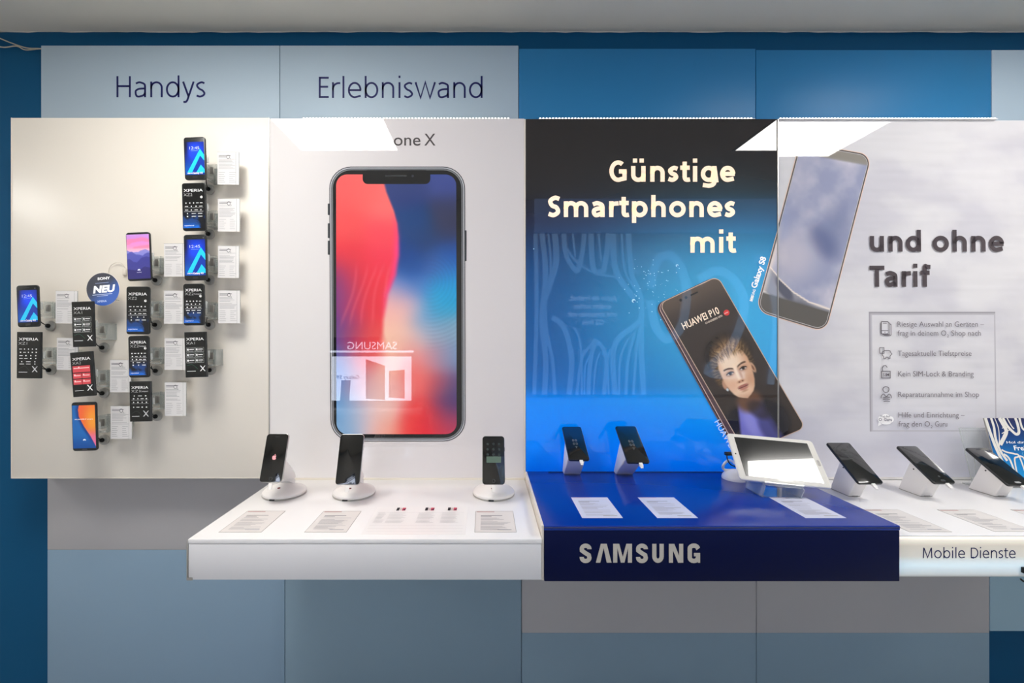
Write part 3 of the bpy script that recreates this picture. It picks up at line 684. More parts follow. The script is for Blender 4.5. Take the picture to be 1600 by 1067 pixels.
loop([(1376.5, 580), (1390, 580), (1390, 590.5), (1376.5, 590.5)], 1.2); pr.stroke([(1378, 580), (1377.5, 575), (1379.5, 571.5), (1383, 571), (1385.5, 574)], 1.2, IC); pr.text('SIM', 1378.2, 1388.4, 587.5, 4.5, IC, .01, 2); icon_done()
pr.curve([(1383, 603.5), (1387, 605.5), (1387.8, 609), (1385.5, 612.5), (1381, 612.5), (1378.5, 609), (1379.3, 605.5), (1383, 603.5)], 1.1, IC)
pr.curve([(1375.5, 622), (1376, 618), (1379.5, 615.5), (1383.5, 619.5), (1387.5, 615.5), (1391, 618), (1391.5, 622)], 1.1, IC)
pr.curve([(1378, 621.5), (1384, 620), (1389, 621)], 1.2, IC); pr.curve([(1378, 624), (1384, 623), (1389, 624)], 1.2, IC); pr.curve([(1379, 627), (1384, 626.5), (1389, 627)], 1.2, IC); icon_done()
for x, y, a_, b_ in ((1376, 655, 6, 5.5), (1382, 652.5, 7, 6), (1388, 655, 7, 5.5), (1383, 658, 9, 5)): pr.ell(x, y, a_, b_, (238,236,236), up=False, n=16)
pr.poly([(1371, 659), (1377, 662), (1370, 665.5)], (238,236,236), up=False)
pr.text('frag den', 1374, 1389, 651.5, 3.2, (90,86,96), 0, 2); pr.text('O  Guru', 1371.5, 1392, 657.5, 5, (60,56,90), .012, 2)
link('icon', pr.mesh(p4.location), M['pr_poster'], p4)
# faint legal line at the foot of the grey poster
for p_ in (p4,): p_.rotation_euler = (math.radians(-.6), 0, 0); p_.location.y -= .003
# vertical aluminium joint between the posters and cream edge strips
def strip(name, x0, x1, y0, y1, ya, yb, m, label):
    a = W(x0, y0, ya); b = W(x1, y1, ya)
    o = link(name, box(a.x, b.x, ya, yb, b.z, a.z), m, origin=(a.x, ya, b.z)); o.location = (a.x, ya, b.z); return tag(o, label, 'trim strip')
strip('joint_strip', 819.2, 821.2, 186, 747, -.0025, .05, M['cream'], 'thin upright cream strip between the light grey and dark blue posters')
strip('joint_strip', 1215, 1216.6, 186, 740, -.003, .05, M['alu'], 'thin upright metal strip between the blue and grey concrete posters')
strip('joint_strip', 419.8, 421.2, 185, 747, -.002, .05, M['alu'], 'thin upright metal strip between cream board and light grey poster')
# LED strips along the top edge
def led_strip(x0, x1, label):
    a = W(x0, 185.2, -.001); b = W(x1, 185.2, -.001)
    r = root('led_strip', (a.x, 0, a.z), label, 'LED strip')
    link('channel', box(0, b.x-a.x, .0, .012, -.0008, .0010), M['wplast'], r)
    bm = bmesh.new(); n = int((b.x-a.x)/.0111)
    for i in range(n):
        ret = bmesh.ops.create_cube(bm, size=1)
        for v in ret['verts']: v.co = Vector((.005+i*.0111+v.co.x*.0045, .002+v.co.y*.004, .0021+v.co.z*.002))
    link('diodes', bm_mesh(bm), M['led'], r)
led_strip(472, 797, 'dotted row of lit white LEDs on top of the light grey phone poster')
led_strip(842, 1180, 'dotted row of lit white LEDs on top of the blue headline poster')
led_strip(1218, 1560, 'dotted row of lit white LEDs on top of the grey concrete poster')

# ------------------------------------------------------------------ phones on the cream board
YPH = -.092
def screen_frame(w, h, t):
    """print frame in millimetres from the top left corner of a phone's face (phone local space)"""
    return Print((-w/2, -t/2-.0002, h/2), (.001, 0, 0), (0, 0, -.001), (0, -1, 0), .00004)
def icon_rows(pr, w, rows, x0=7, hi=(225,225,225)):
    rg = random.Random(int(w*10)+len(rows))
    for y, n_, line in rows:
        pw = (w-2*x0)/n_
        for i in range(n_):
            cx = x0+pw*(i+.5); k = rg.random()
            if k < .4: pr.ell(cx, y, 2, 2, hi, up=(i == 0), n=10)
            elif k < .7: pr.rrect(cx-2.2, y-1.8, cx+2.2, y+1.8, .5, hi, up=(i == 0), n=2)
            else: pr.rect(cx-pw*.34, y-1, cx+pw*.34, y+1, hi, up=(i == 0))
        if line: pr.rect(x0, y+4.2, w-x0, y+4.7, (210,210,210))
def big_x(pr, cx, cy, s, col=(235,235,235)):
    pr.poly([(cx-s, cy-s), (cx-s*.6, cy-s), (cx+s, cy+s), (cx+s*.6, cy+s)], col); pr.poly([(cx+s*.75, cy-s), (cx+s, cy-s*.95), (cx-s*.6, cy+s), (cx-s, cy+s)], col)
def scr_galaxy(w, h, t):
    pr = screen_frame(w, h, t); W_, H_ = w*1000, h*1000
    def f(X, Y):
        C = np.zeros(X.shape+(3,))+np.array((6,30,120.)); C = mixc(C, (10,70,235), ellm(X, Y, W_*.55, H_*.35, W_*.4, H_*.22, 0, .9)); C = mixc(C, (0,120,220), ellm(X, Y, W_*.3, H_*.8, W_*.5, H_*.2, 0, .9)*.6)
        return mixc(C, (6,10,34), smoothstep(W_*.25, W_*.06, X)*smoothstep(H_*.6, H_*.2, Y))
    pr.raster(3.5, 16, W_-3.5, H_-16, 5, f)
    pr.poly([(W_*.76, H_*.28), (W_-3.5, H_*.42), (W_-3.5, H_*.56), (W_*.76, H_*.44), (W_*.36, H_*.83), (W_*.14, H_*.83)], (30,196,242))
    pr.poly([(W_*.78, H_*.65), (W_-3.5, H_*.76), (W_-3.5, H_*.84), (W_*.55, H_*.84)], (30,190,240))
    pr.poly([(W_*.36, H_*.83), (W_*.76, H_*.44), (W_-3.5, H_*.56), (W_-3.5, H_*.76), (W_*.78, H_*.65), (W_*.55, H_*.84)], (8,52,160))
    pr.text('12:45', W_*.27, W_*.73, H_*.29, 9, (228,236,250), -.01, 4); pr.rect(W_*.33, H_*.32, W_*.66, H_*.325, (170,200,240))
    pr.text('SAMSUNG', W_*.14, W_*.38, H_*.86, 3.6, (255,255,255), .02, 2); pr.text('Galaxy A5', W_*.40, W_*.86, H_*.865, 6, (255,240,245), .02, 3)
    pr.rrect(W_*.38, 8, W_*.62, 9.5, .6, (60,62,64)); pr.ell(W_*.88, 11, 2, 2, (90,92,96)); pr.rrect(W_*.38, H_-12, W_*.62, H_-5, 3, (40,41,43)); return pr
def scr_x(model, kind):
    def g(w, h, t):
        pr = screen_frame(w, h, t); W_, H_ = w*1000, h*1000
        pr.rrect(2, 3, W_-2, H_-3, 2, (9,11,10))
        if kind == 'blue':
            def f(X, Y):
                C = np.zeros(X.shape+(3,))+np.array((8,12,22.)); n_ = fbm(X, Y, 16, 7, 3)
                C = mixc(C, (20,60,120), smoothstep(H_*.6, H_*.75, Y)*smoothstep(.4, .6, n_)); return mixc(C, (20,110,220), smoothstep(H_*.8, H_*.93, Y)*.8*smoothstep(.3, .5, n_))
            pr.raster(2.5, H_*.58, W_-2.5, H_*.94, 4, f)
        pr.text('XPERIA', 6.5, W_-7, H_*.185, 8.6, (232,232,232), .006, 3)
        small = 'Compact' in model; mm = model.replace(' Compact', '')
        pr.text(mm, 6.5, 6.5+9.3*len(mm), H_*.275, 8.4, (205,206,206), -.018, 3)
        if small: pr.text('Compact', 8+9.3*len(mm), W_-8, H_*.262, 4.4, (205,206,206), 0, 2)
        if kind == 'blue':
            pr.ell(W_*.84, H_*.3, 4, 4, (226,226,226)); pr.poly([(W_*.84-1, H_*.3-3), (W_*.84+4, H_*.3-1), (W_*.84+1, H_*.3+2)], (120,120,120))
            icon_rows(pr, W_, ((H_*.42, 5, 0), (H_*.49, 4, 1), (H_*.565, 4, 1), (H_*.64, 3, 0), (H_*.70, 3, 0)))
            pr.rect(7, H_*.60, W_-7, H_*.603, (210,210,210)); pr.text('experience', 7, W_*.5, H_*.90, 3.4, (240,244,250), .01, 2)
        elif kind == 'grid':
            for i, yy in enumerate((.345, .465, .585)):
                for j in (0, 1):
                    x0 = 6.5+j*(W_-13)/2; x1 = x0+(W_-13)/2-1.5
                    pr.stroke([(x0, H_*yy), (x1, H_*yy), (x1, H_*(yy+.095)), (x0, H_*(yy+.095))], .5, (190,195,192), True); pr.rrect(x0+2, H_*yy+3, x0+7, H_*yy+9, .6, (230,230,230), n=2)
                    pr.rect(x0+9, H_*yy+4, x1-3, H_*yy+7, (215,215,215)); pr.rect(x0+3, H_*yy+10.5, x1-5, H_*yy+11.7, (180,180,180))
            pr.curve([(W_*.1, H_*.74), (W_*.35, H_*.72), (W_*.6, H_*.82)], .7, (60,110,90)); pr.rect(7, H_*.858, W_*.5, H_*.868, (225,225,225)); big_x(pr, W_*.82, H_*.805, 9)
        elif kind == 'red':
            for x0, x1, y0, y1 in ((6,W_-10,.31,.455),(6,W_*.46,.475,.59),(W_*.48,W_-10,.475,.59),(6,W_*.46,.61,.725),(W_*.48,W_-10,.61,.725)):
                pr.rect(x0, H_*y0, x1, H_*y1, (206,70,78)); pr.rect(x0+3, H_*y0+6, x1-3, H_*y0+9, (240,190,190)); pr.ell((x0+x1)/2-8, H_*y0+5, 2.4, 2.4, (244,205,205))
            pr.rect(9, H_*.858, W_*.52, H_*.868, (225,225,225)); big_x(pr, W_*.80, H_*.81, 9.5)
        else:
            icon_rows(pr, W_, ((H_*.37, 5, 0), (H_*.44, 5, 0), (H_*.51, 4, kind == 'lines'), (H_*.57, 4, 0), (H_*.64, 3, 0), (H_*.69, 3, 0)) if kind == 'dots' else ((H_*.36, 3, 0), (H_*.43, 4, 1), (H_*.52, 4, 1), (H_*.64, 4, 0)))
            pr.curve([(W_*.1, H_*.80), (W_*.35, H_*.74), (W_*.55, H_*.84)], .6, (70,74,74)); pr.rect(8, H_*.86, W_*.46, H_*.87, (225,225,225)); big_x(pr, W_*.77, H_*.80, 9.5, (190,190,192))
        return pr
    return g
def scr_mount(w, h, t):
    pr = screen_frame(w, h, t); W_, H_ = w*1000, h*1000
    def f(X, Y):
        v = Y/H_; ks = [0, .15, .3, .36, .42, .55, 1]; cs = np.array([(190,140,215),(200,130,205),(240,140,190),(245,170,190),(200,170,215),(110,110,190),(60,60,130)], float)
        C = np.stack([np.interp(v, ks, cs[:, i]) for i in range(3)], -1)
        C = mixc(C, (232,120,150), smoothstep(.5, .62, fbm(X*.4, Y*1.6, 20, 3, 3))*(v < .34)*.6)
        for y0, a_, c, sd in ((.42, .06, (120,124,196), 4), (.5, .09, (74,76,160), 9), (.62, .11, (58,58,134), 15), (.8, .08, (44,40,104), 19)):
            hgt = y0-a_*(fbm(X, X*0+sd, 26, sd, 3)-.35)*2-.06*np.exp(-((X/W_-(.2 if sd == 9 else .75))/.18)**2)
            C = mixc(C, c, smoothstep(-.006, .006, v-hgt)*.9)
        return C
    pr.raster(2, 7, W_-2, H_-6, 1.6, f)
    flower(pr, W_*.5, H_*.79, 5.5, (235,235,250)); pr.text('HUAWEI', W_*.41, W_*.6, H_*.835, 2.4, (225,225,245), .01, 2); return pr
def flower(pr, cx, cy, r, col):
    for k in range(8):
        a = math.radians(180+180*(k+.5)/8); x, y = cx+math.cos(a)*r*.6, cy+math.sin(a)*r*.6
        pr.ell(x, y, r*.42, r*.14, col, up=(k == 0), n=8, a0=a)
def scr_orange(w, h, t):
    pr = screen_frame(w, h, t); W_, H_ = w*1000, h*1000
    def f(X, Y):
        u, v = X/W_, Y/H_; xb = np.interp(v, [.05, .15, .3, .5, .7, .95], [.32, .27, .30, .5, .75, 1.0])
        O = np.zeros(X.shape+(3,))+np.array((232,96,52.)); O = mixc(O, (240,150,50), ellm(u, v, .85, .38, .3, .3, 0, .9)); O = mixc(O, (228,110,150), smoothstep(.5, .75, v))
        Bc = np.zeros(X.shape+(3,))+np.array((20,100,175.)); Bc = mixc(Bc, (12,52,120), smoothstep(.18, 0, xb-u)); Bc = mixc(Bc, (8,74,150), smoothstep(.6, .95, v))
        t_ = smoothstep(-.012, .012, u-xb); return Bc*(1-t_[..., None])+O*t_[..., None]
    pr.raster(2.5, 10, W_-3, H_-9, 1.8, f)
    pr.text('HUAWEI P smart', W_*.13, W_*.87, H_*.36, 3.6, (250,240,235), .01, 2); flower(pr, W_*.5, H_*.785, 5.5, (230,240,250)); pr.rect(W_*.4, H_-6, W_*.6, H_-5, (120,122,124)); return pr

def price_print(w, h, t, seed):
    pr = Print((0, -t, h), (.001, 0, 0), (0, 0, -.001), (0, -1, 0), .00005); rg = random.Random(seed); W_, H_ = w*1000, h*1000
    g = (150,148,150)
    pr.rect(5, 11, W_*.62, 12.6, (100,98,102)); pr.rect(5, 15.4, W_*.42, 17, (100,98,102), up=False)
    y = 24
    while y < H_*.56: pr.rect(5, y, W_*(.55+.3*rg.random()), y+.9, g, up=False); y += 4 if rg.random() < .8 else 8
    y = H_*.62
    while y < H_*.92:
        pr.rect(5, y, W_*(.28+.1*rg.random()), y+.9, g, up=False); pr.rect(W_*.55, y, W_*(.72+.14*rg.random()), y+.9, g, up=False); y += 6.5
    n = 20
    pr.stroke([(W_*.5+5.2*math.cos(2*math.pi*i/n), 16+6*math.sin(2*math.pi*i/n)) for i in range(n)], 1.3, (58,56,62), True)
    pr.text('2', W_*.5+5.5, W_*.5+9, 24.5, 4.2, (58,56,62), 0, 2); return pr

def board_phone(quad, scr, bodymat, label, r_=.007, hole=None):
    (tlx, tly), (trx, try_), (brx, bry), (blx, bly) = quad
    w = ((trx-tlx)+(brx-blx))/2; yt = (tly+try_)/2; yb = (bly+bry)/2; h = yb-yt
    cx = (tlx+trx+brx+blx)/4; cy = (yt+yb)/2; roll = math.atan2(((trx+tlx)-(brx+blx))/2, h)
    roll = -math.atan2((brx+blx-trx-tlx)/2, h)
    s = sc(YPH); wm, hm = w/s, h/s; t = .008
    r = root('smartphone', W(cx, cy, YPH), label, 'smartphone', 'dummy phones on the cream board', (0, -roll*0 + roll*-1*-1, 0))
    link('body', slab(wm, hm, t, r_, .0016), bodymat, r)
    link('screen', scr(wm, hm, t).mesh(), M['pr_screen'], r)
    bump = link('side_button', box(wm/2-.0004, wm/2+.0009, -.0018, .0018, hm*.14, hm*.24, .0004), bodymat, r)
    link('back_mount', box(wm/2-.022, wm/2+.004, .0042, .009, -.012, .012, .001), M['clear_edge'], r)
    return r, wm, hm
# the mounting pieces, modelled once and copied
def cable_disc_proto():
    r = root('cable_disc', (0,0,0), 'x', 'cable disc', 'round cable discs on the cream board')
    bp_ = link('base_plate', lathe([(.0172, 0), (.0178, .002), (.0172, .006), (.0135, .0085), (.008, .0095)], 32, 'y'), M['disc'], r)
    link('grommet', lathe([(.0072, .0085), (.0072, .014), (.0055, .0165), (.001, .017)], 20, 'y'), M['blackmat'], r)
    for sx in (-1, 1): link('screw', lathe([(.0016, .006), (.0016, .0088), (.0004, .0094)], 8, 'y', (sx*.0125, 0, 0)), M['alu'], bp_)
    return r
def bracket_proto():
    r = root('phone_bracket', (0,0,0), 'x', 'phone bracket', 'clear plastic phone brackets')
    w, h, d = .034, .056, .078
    link('wall_plate', box(-w/2, w/2, -.003, 0, -h/2, h/2, .0008), M['clear_edge'], r)
    link('arm', merge(box(-w/2, -w/2+.003, -d, -.003, -h*.35, h/2), box(w/2-.003, w/2, -d*.55, -.003, -h/2, h/2), box(-w/2, w/2, -d*.5, -d*.5+.003, -h*.2, h/2), box(-w/2+.003, w/2-.003, -d*.55, -.003, -h/2, -h/2+.003)), M['clear'], r)
    # curved lip that carries the phone
    pts = [(-w*.5, -d, h*.3), (-w*.5, -d, -h*.15), (-w*.35, -d*.9, -h*.38), (w*.1, -d*.7, -h*.48), (w*.45, -d*.55, -h*.48)]
    bm = bmesh.new(); P = smooth_path(pts, 4); prev = None
    for q in P:
        v = [bm.verts.new(q), bm.verts.new(q+Vector((.0, .02, .004)))]
        if prev: bm.faces.new((prev[0], v[0], v[1], prev[1]))
        prev = v
    link('curved_lip', bm_mesh(bm, 60), M['clear_edge'], r)
    link('security_tag', box(-.006, .009, -d*.5-.006, -d*.5-.002, -h*.1, h*.32, .001), M['alu'], r)
    return r
def copy_tree(src, loc, label):
    r = src.copy(); COL.objects.link(r); r.location = loc; r['label'] = label
    for ch in src.children:
        c = ch.copy(); COL.objects.link(c); c.parent = r
        for g in ch.children:
            d_ = g.copy(); COL.objects.link(d_); d_.parent = c
    return r
PH = [  # quad, screen, name used in labels, disc centre, bracket centre (px)
 ([(27.5,445.5),(60,446),(63.5,511),(29,511)], scr_galaxy, 'phone showing 12:45 on blue, top of the first column', (78,509), (75,484), 'r', 'black phone showing 12:45 on a blue screen, top of the first column'),
 ([(28,518.5),(65.5,518.5),(64.8,591),(27.7,591)], scr_x('XZ1', 'dots'), 'lower phone of the first column', (79,578), (77,556), 's', 'black phone full of white icons, directly under the first column blue phone'),
 ([(113.5,471),(146.5,471),(149.7,541.7),(115,542)], scr_x('XA1', 'grid'), 'phone just below the round blue sticker sign', (162,543), (159,518), 's', 'black phone with six outlined boxes, just below the round blue sign'),
 ([(111,550),(145,549),(151,618.5),(115.4,620)], scr_x('XA2', 'red'), 'phone with red tiles', (162,614), (160,592), 's', 'black phone with red tiles on its screen, middle of the second column'),
 ([(113,628),(151,628),(153.4,704),(115.4,704)], scr_orange, 'blue and orange phone', (162,687), (160,663), 'r', 'phone with blue and orange curved wallpaper, lowest on the board'),
 ([(197.7,363.5),(234.7,363),(238,438.5),(201,439)], scr_mount, 'pink mountain phone', (244.5,438), (244,413), 'r', 'phone with pink sky and purple mountains, top of the third column'),
 ([(198.7,448),(234.7,447.5),(234.4,522.3),(198.8,522.6)], scr_x('XZ2', 'blue'), 'icon phone right under the mountain phone', (244,507.5), (244,483), 'r', 'large black phone with icons, directly under the pink mountain phone'),
 ([(201.5,524.7),(233,524.7),(234.6,589.5),(202.8,590)], scr_x('XZ2 Compact', 'blue'), 'small compact icon phone, third in the third column', (245,579), (245,556), 'r', 'small black phone with blue foot, third down in the third column'),
 ([(203.4,595.6),(236.5,595.6),(237.6,658.2),(204.2,658.5)], scr_x('XZ1 Compact', 'lines'), 'lowest phone of the third column', (245,650), (245,627), 's', 'small square-cornered black phone with grey X, lowest in the third column'),
 ([(287.7,215),(321,214.7),(323,281),(290,281.7)], scr_galaxy, 'topmost phone of the whole board', (327,296), (331,269), 'r', 'black phone showing 12:45 on blue, topmost on the whole board'),
 ([(284.5,286.5),(321.7,286),(322.7,361),(287.2,361)], scr_x('XZ2', 'blue'), 'icon phone between two 12:45 phones', (327,366), (331,341), 'r', 'large black phone with icons, between two phones showing 12:45'),
 ([(287.7,367),(323,366.7),(324.5,438.5),(289.5,438)], scr_galaxy, 'middle phone of the tallest column', (327,437.5), (331,412), 'r', 'black phone showing 12:45 on blue, middle of the tallest column'),
 ([(287,443.7),(319.8,443),(320,508.5),(288,508.5)], scr_x('XZ2 Compact', 'blue'), 'fourth phone of the tallest column', (327.5,507.5), (331,485), 'r', 'small black phone with icons and blue foot, fourth in the tallest column'),
 ([(288.8,518.8),(322.6,518.3),(324.8,589),(291,589.5)], scr_x('XA1', 'grid'), 'lowest phone of the tallest column', (329,578), (330,559), 's', 'black phone with outlined boxes and white X, lowest in the tallest column'),
]
disc0 = bra0 = None
for i, (q, scr, short, dc, bc, corner, lab) in enumerate(PH):
    ph, wm, hm = board_phone(q, scr, M['phonebody'], lab, .0085 if corner == 'r' else .0016)
    dl = 'round cable disc beside the '+short; bl = 'clear bracket holding the '+short
    d = W(dc[0], dc[1], -.005); b = W(bc[0]-1, bc[1], -.045)
    b.y = -.0005
    d.y = -.0005
    if disc0 is None:
        disc0 = cable_disc_proto(); disc0.location = d; disc0['label'] = dl; bra0 = bracket_proto(); bra0.location = b; bra0['label'] = bl; dd = disc0
    else:
        dd = copy_tree(disc0, d, dl); copy_tree(bra0, b, bl)
    # tether from the disc to the back of the phone
    e = W((q[1][0]+q[2][0])/2-5, dc[1]-11, YPH)+Vector((0, .008, 0))
    link('tether', tube(smooth_path([d+Vector((0,-.014,0)), d.lerp(e, .5)+Vector((0,-.012,-.001)), e], 5), .0015, 6), M['blackmat'], dd, tuple(d))
CARDS = [((339.7,237.8,373.8,288.7), 'beside the topmost phone of the whole board'), ((340.5,310.5,375,362), 'beside the icon phone between two 12:45 phones'),
         ((340.5,384,373.8,434.5), 'beside the middle 12:45 phone of the tallest column'), ((341,453.5,375.5,505.3), 'beside the fourth phone of the tallest column'),
         ((256.5,380.5,291,432.5), 'beside the pink mountain phone'), ((256.5,454,291,506), 'between the two icon phones under the mountain phone'),
         ((257,528,291,578), 'beside the lowest phone of the tallest column, hiding its edge'), ((257.6,597,291.5,650), 'beside the lowest phone of the third column'),
         ((87,454.5,121.5,505.5), 'beside the blue 12:45 phone of the first column'), ((88.7,527.5,122.5,578), 'beside the lower icon phone of the first column'),
         ((172,562,205.5,613), 'beside the phone with red tiles'), ((172.8,634,206.7,685.7), 'beside the blue and orange phone')]
YC = -.045
for i, ((x0, y0, x1, y1), where) in enumerate(CARDS):
    s = sc(YC); a = W(x0, y1, YC); w, h = (x1-x0)/s, (y1-y0)/s
    r = root('price_card', a, 'white price card '+where, 'price card', 'price cards on the cream board', (0, math.radians(random.uniform(-.4, .6)), 0))
    cd_ = link('card', box(.0006, w-.0006, -.001, .0005, .0006, h-.0006), M['paper'], r)
    link('print', price_print(w, h, .0012, i).mesh(), M['pr_paper'], cd_)
    link('sleeve', merge(box(w*.85, w*.856, -.0016, -.0011, 0, h), box(0, w, -.0016, -.0011, h-.0006, h), box(w-.0006, w, -.0016, .001, 0, h)), M['clear_edge'], r)
    link('holder_arm', merge(box(w*.12, w*.62, -.002+.0025, .0035, h*.42, h*.46), box(w*.12, w*.16, .0025, -YC-.0006, h*.40, h*.62), box(w*.12, w*.62, -YC-.0026, -YC-.0006, h*.3, h*.62)), M['clear'], r)
# round sticker sign
r = root('round_sign', W(161.5, 452, -.062), 'round blue dangler sign with German word for new in bold italic letters', 'sign', rot=(0, math.radians(-5), 0))
s = sc(-.062); R_ = 25.8/s
link('disc', lathe([(R_-.0004, 0), (R_, .0004), (R_, .0012), (R_-.0004, .0016)], 64, 'y'), M['paper'], r)
pr = Print((0, -.0018, 0), (1/s, 0, 0), (0, 0, -1/s), (0, -1, 0), .00005)
n = 48; rings = [0, .3, .6, .85, 1]
X = np.array([[25.6*k*math.cos(2*math.pi*j/n) for j in range(n+1)] for k in rings]); Y = np.array([[25.6*k*math.sin(2*math.pi*j/n) for j in range(n+1)] for k in rings])
pr.grid(X, Y, mixc(np.zeros(X.shape+(3,))+np.array((60,62,72.)), (60,96,176), smoothstep(-14, 18, X*.6+Y)))
pr.text('SONY', -7, 13, -15, 4, (240,240,240), .05, 3); pr.text('NEU', -15.5, 17.5, 4.6, 10.8, (250,250,250), .05, 4, shear=.2)
pr.rect(-17, 7.5, 14, 8.3, (200,212,235)); pr.rect(-10, 9.8, 7, 10.5, (190,202,230), up=False); pr.text('XPERIA', -10.5, 4.5, 20, 3, (190,205,235), .02, 2)
pr.rect(-11, -10.4, 10, -9.7, (150,165,200), up=False)
link('print', pr.mesh(), M['pr_screen'], r)
link('stem', tube([(0, .001, -R_*.5), (0, .03, -R_*.55), (0, .0612, -R_*.6)], .0016, 6), M['clear_edge'], r)
# short white cable loop with a pale connector
r = root('sensor_cable', W(196, 425, -.002), 'thin white looped cable with pale connector beside the mountain phone', 'cable')
org = tuple(W(196, 425, -.002))
link('wire', tube(smooth_path([W(168,431,-.004), W(172,416,-.006), W(184,409.5,-.008), W(193,414,-.006), W(196,420,-.004)], 6), .0011, 6), M['board'], r, org)
link('connector', box(-.0055, .0055, -.007, .0015, -.011, .011, .001), M['cream'], r)

# ------------------------------------------------------------------ counters
ZT = CZ-.496; ZB = CZ-.467
def counter(label, x0, x1, yf, zt, zb, mtop, mfront, medge):
    loc = ((x0+x1)/2, yf, zb)
    r = root('display_counter', loc, label, 'display counter')
    link('worktop', box(x0, x1, yf, -.001, zt-.012, zt, .0015), mtop, r, loc)
    link('front_panel', box(x0+.001, x1-.001, yf+.0005, yf+.018, zb, zt-.0125, .001), mfront, r, loc)
    link('underside', box(x0+.02, x1-.02, yf+.02, YP, zb+.004, zb+.02), mfront, r, loc)
    link('end_panel', box(x0, x0+.016, yf+.019, YP-.001, zb, zt-.0125, .001), medge, r, loc)
    link('end_panel', box(x1-.016, x1, yf+.019, YP-.001, zb, zt-.0125, .001), medge, r, loc)
    return r, loc
YFW = -.459; YFB = -.45
c1_, l1_ = counter('long white display counter carrying three phones on round stands', -.727, .1405, YFW, ZT, CZ-(906-526)/sc(YFW), M['white'], M['white_front'], M['white_front'])
link('back_rail', box(-.727, .14, -.003, .002, ZT, ZT+.006), M['cream'], c1_, l1_)
link('corner_guard', merge(box(-.7300, -.7268, YFW-.001, YFW+.012, ZT-.1, ZT-.003, .0008), box(-.729, -.715, YFW-.0015, YFW-.0005, ZT-.1005, ZT-.094)), M['alu'], c1_, l1_)
c2_, l2_ = counter('navy blue display counter with silver capitals on its front', .147, 1.027, YFB, ZB, CZ-(908.5-526)/sc(YFB), M['blue_top'], M['navy'], M['cream'])
link('top_edge', box(.147, 1.027, YFB-.0008, YFB+.0006, ZB-.006, ZB-.0035), mat('edge_sheen', (60,66,96), .3), c2_, l2_)
link('side_strip', box(.1415, .1468, YFB+.002, -.002, CZ-(907-526)/sc(YFB), ZB-.0005), M['cream'], c2_, l2_)
link('cable_slot', box(.22, .88, -.016, -.006, ZB-.0005, ZB+.0004), M['black'], c2_, l2_)
# block capitals
def samsung(pr):
    cap = 30.5; y0 = 849; G = (0,0,0); H = 5.6
    def seg(p, w=8.2): pr.stroke(p, w, G, up=False)
    def arc(cx, cy, rx, ry, a0, a1, n=10): return [(cx+rx*math.cos(math.radians(a0+(a1-a0)*i/n)), cy+ry*math.sin(math.radians(a0+(a1-a0)*i/n))) for i in range(n+1)]
    def Sx(x):
        p = [(x+16, y0+9)] + arc(x+10, y0+8.4, 6, 5, 0, -180, 8) + [(x+4.2, y0+11), (x+9, y0+14.5), (x+15, y0+18.2)] + arc(x+10, y0+22.4, 6, 5, 0, 180, 8) + [(x+4, y0+21)]
        pr.stroke(p, 6.6, G)
    Sx(905)
    pr.poly([(931,879),(938,879),(943.2,856),(948,879),(955.5,879),(948,849.5),(938.8,849.5)], G, False)     # A without a bar
    pr.poly([(958,879),(958,849.5),(967.5,849.5),(973,870),(978.5,849.5),(987.5,849.5),(987.5,879),(981,879),(981.2,856),(975.8,879),(970,879),(964.5,856),(964.5,879)], G, False)
    Sx(993)
    pr.stroke([(1022.5, 849.5), (1022.5, 870)] + arc(1028, 870, 5.6, 6.2, 180, 0, 8)[::1] + [(1033.6, 849.5)] if False else [(1022.3, 849.5), (1022.3, 868)] + arc(1028, 869, 5.7, 7, 180, 0, 8) + [(1033.7, 849.5)], 6.6, G)
    pr.poly([(1045,879),(1045,849.5),(1053.5,849.5),(1061,868),(1061,849.5),(1067.5,849.5),(1067.5,879),(1059.4,879),(1051.5,860),(1051.5,879)], G, False)
    pr.stroke([(1090.8, 857.5)] + arc(1084, 857, 6.4, 4.8, 0, -180, 8) + arc(1084, 871, 6.4, 5.2, 180, 0, 8) + [(1090.4, 867)], 6.8, G)
    pr.poly([(1084,863.6),(1093.8,863.6),(1093.8,869),(1084,869)], G); pr.poly([(1090,866),(1093.8,866),(1093.8,879),(1090,879)], G)
pr = wall_print(YFB-.0006); samsung(pr)
link('lettering', pr.mesh(l2_), M['letter_grey'], c2_)
YF3 = -.44; x3a = 1.028; x3b = 2.2
loc = (x3a, YF3, CZ-(903-526)/sc(YF3)); zb3 = loc[2]
c3_ = root('display_counter', loc, 'glowing white display counter lettered for mobile services', 'display counter')
link('worktop', box(x3a, x3b, YF3+.004, -.001, ZT-.012, ZT, .003, 3), M['white'], c3_, loc)
link('front_panel', box(x3a, x3b, YF3, YF3+.03, zb3, ZT-.003, .009, 5), M['glowfront'], c3_, loc)
link('underside', box(x3a, x3b, YF3+.031, YP, zb3+.004, zb3+.02), M['white_front'], c3_, loc)
pr = wall_print(YF3-.0004); pr.word('Mobile', 1442, 1508, 872, 16.5, .10, (0,0,0)); pr.word('Dienste', 1517, 1587, 872, 16.5, .10, (0,0,0))
link('lettering', pr.mesh(loc), M['letter_navy'], c3_)

